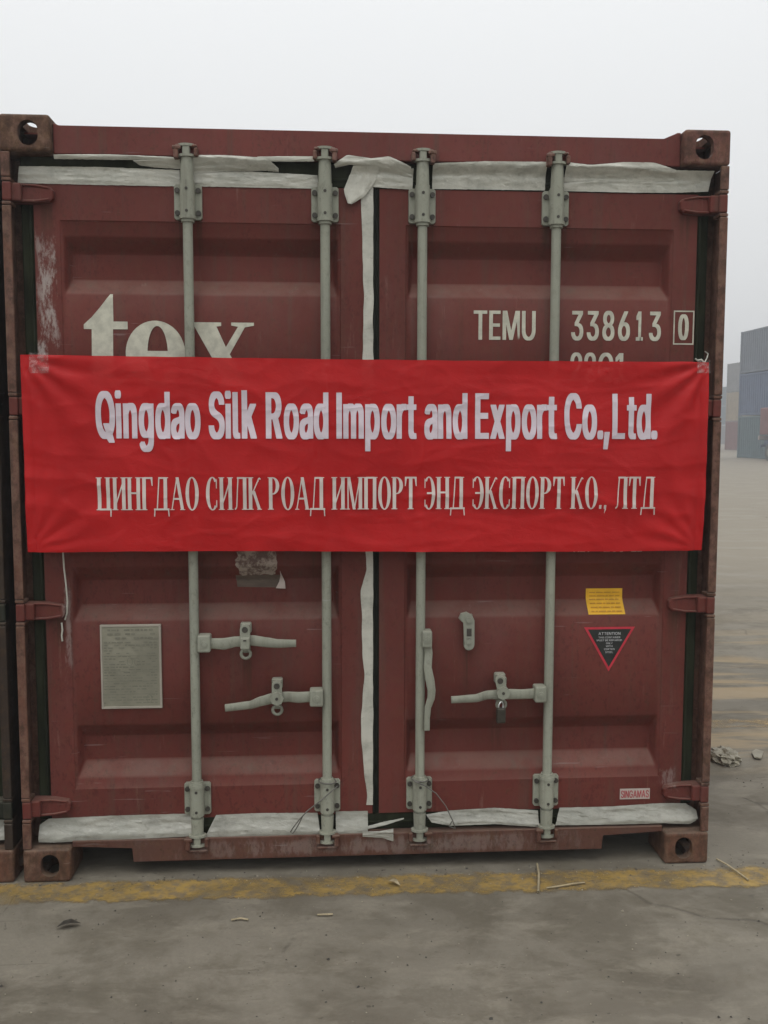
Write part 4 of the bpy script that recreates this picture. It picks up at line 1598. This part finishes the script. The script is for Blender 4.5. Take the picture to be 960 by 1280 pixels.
# ------------------------------------------------------------------ container yard behind
def far_container(length, mat, parent=None, trim=None):
    """one stacked container with corrugated long sides, posts, rails and doors end; origin at its south-west foot"""
    r = empty('shipping_container')
    b = MB()
    h, w = 2.59, 2.438
    for x in (0, w):
        prof = []
        n = int((length - .4) / .28)
        p = (length - .4) / n
        for i in range(n):
            a = .2 + i * p
            prof += [(a, 0), (a + p * .3, 0), (a + p * .5, 1), (a + p * .8, 1)]
        prof.append((length - .2, 0))
        s_ = 1 if x == 0 else -1
        prev = None
        for y, k in prof:
            xx = x + s_ * (.02 + .045 * k)
            cur = (b.bm.verts.new((xx, y, .15)), b.bm.verts.new((xx, y, h - .1)))
            if prev: b.bm.faces.new((prev[0], cur[0], cur[1], prev[1]))
            prev = cur
    b.box(.05, w - .05, .06, .10, .15, h - .1)
    b.box(.05, w - .05, length - .1, length - .06, .15, h - .1)
    b.box(.05, w - .05, .1, length - .1, h - .08, h - .05)
    b.build('walls', mat, r)
    b = MB()
    for x in (0, w - .12):
        for y in (0, length - .16):
            b.box(x, x + .12, y, y + .16, .12, h - .12)
        b.box(x + .0, x + .1, .18, length - .18, h - .12, h - .02)
        b.box(x + .0, x + .1, .18, length - .18, .03, .17)
    for y in (0, length - .1):
        b.box(.16, w - .16, y, y + .1, h - .12, h - .02)
        b.box(.16, w - .16, y, y + .1, .03, .17)
    b.build('frame', trim or mat, r)
    for x in (0, w - .17):
        for y in (0, length - .18):
            for z in (0, h - .118):
                MB().box(x - .004, x + .174, y - .004, y + .184, z, z + .118, bev=.01).build('corner_casting', trim or mat, r)
    b = MB()
    for k in (.5, .95, 1.48, 1.93): b.tube((k, .04, .1), (k, .04, h - .1), .025, 8)
    b.build('locking_rods', trim or mat, r)
    return r


def fm(name, col):
    M[name] = simple(name, col, .6, .15, 1.5)
    return name


cols = {k: fm(k + '_far_paint', c) for k, c in dict(slate=(.12, .14, .17), blue=(.08, .11, .18), teal=(.08, .125, .14), beige=(.30, .24, .16), brick=(.18, .07, .065), grey=(.2, .2, .2), navy=(.04, .06, .12)).items()}
mats_b = {}


def copy_tree(o):
    c = o.copy()
    C.objects.link(c)
    for ch in o.children:
        k = ch.copy()
        if k.data: k.data = ch.data
        C.objects.link(k)
        k.parent = c
    return c


def recolor(o, mat):
    for ch in o.children:
        if mat not in mats_b: mats_b[mat] = {}
        d = mats_b[mat]
        if ch.data.name not in d:
            m = ch.data.copy()
            m.materials.clear()
            m.materials.append(M[mat])
            d[ch.data.name] = m
        ch.data = d[ch.data.name]


p40 = far_container(12.19, cols['slate'])
used = False


def put(x, y, z, mat, label, group, rz=0):
    global used
    o = p40 if not used else copy_tree(p40)
    src = used
    used = True
    o.location = (x, y, z)
    o.rotation_euler = (0, 0, rz)
    if mat != 'slate': recolor(o, cols[mat])
    tag(o, label, 'shipping container', group)
    return o


GA = 'containers stacked in the hazy yard'
# order matters only for the first (unrecoloured) one
tiers = ['lowest', 'middle', 'topmost']
for k, m in enumerate(('slate', 'blue', 'slate')):
    mm = ('teal', 'blue', 'slate')[k]
p_first = put(26.98, 53.7 - 12.19, 2 * 2.6, 'slate', 'topmost slate-blue container of the tall near stack at the right edge, in haze', GA)
put(26.98, 53.7 - 12.19, 2.6, 'blue', 'middle blue container of the tall near stack at the right edge, in haze', GA)
put(26.98, 53.7 - 12.19, 0, 'teal', 'lowest blue-green container of the tall near stack at the right edge, in haze', GA)
put(37.8, 80 - 12.19, 2 * 2.6, 'grey', 'topmost grey container of the second, farther stack left of the tall near stack', GA)
put(37.8, 80 - 12.19, 2.6, 'beige', 'middle beige container of the second, farther stack left of the tall near stack', GA)
put(37.8, 80 - 12.19, 0, 'brick', 'lowest reddish container of the second, farther stack left of the tall near stack', GA)
put(55.6, 122 - 12.19, 2 * 2.6, 'teal', 'topmost pale teal container of the farthest stack beside the container edge', GA)
put(55.6, 122 - 12.19, 2.6, 'teal', 'middle pale teal container of the farthest stack beside the container edge', GA)
put(55.6, 122 - 12.19, 0, 'grey', 'lowest grey container of the farthest stack beside the container edge', GA)

# lorry parked in front of the near stack, its tail just in the frame
tr = empty('lorry', (25.55, 41.2, 0))
tag(tr, 'hazy lorry with a red box body parked before the tall stack at the right edge', 'lorry')
b = MB()
b.box(0, 2.4, 0, 6.6, 1.45, 2.95, bev=.05)
b.build('cargo_body', cols['brick'], tr)
b = MB()
b.box(.3, 2.1, -1.9, 6.6, .85, 1.15)
b.box(.1, 2.3, 6.5, 6.7, .75, .9)
b.build('chassis', cols['navy'], tr)
b = MB()
b.box(-.02, 2.42, 6.62, 6.72, 1.16, 1.40, bev=.02)
b.build('tail_bar', 'whitedecal', tr)
b = MB()
b.prism([(0, 1.0), (2.4, 1.0), (2.4, 2.3), (2.3, 2.75), (.1, 2.75), (0, 2.3)], -2.1, -.25, bev=.05)
b.build('cab', cols['brick'], tr)
b = MB()
b.box(.2, 2.2, -2.12, -2.08, 1.8, 2.5)
b.build('windscreen', 'blackdecal', tr)
for x in (.05, 2.05):
    for y in (-1.2, 4.2, 5.5):
        b = MB()
        b.tube((x, y, .48), (x + .3, y, .48), .48, 24)
        b.tube((x - .01, y, .48), (x + .31, y, .48), .24, 16, mi=1)
        b.build('wheel', ['blackdecal', 'plate'], tr)

# ------------------------------------------------------------------ haze
t = bpy.data.materials.new('haze')
t.use_nodes = True
nt = t.node_tree
nt.nodes.clear()
out = nt.nodes.new('ShaderNodeOutputMaterial')
pv = nt.nodes.new('ShaderNodeVolumePrincipled')
pv.inputs['Color'].default_value = (.93, .94, .96, 1)
pv.inputs['Density'].default_value = .0055
pv.inputs['Anisotropy'].default_value = .2
nt.links.new(pv.outputs[0], out.inputs['Volume'])
M['haze'] = t
b = MB()
b.box(-610, 610, -610, 610, -1, 10)
tag(b.build('haze', 'haze'), 'pale smog hanging over the yard', kind='stuff')
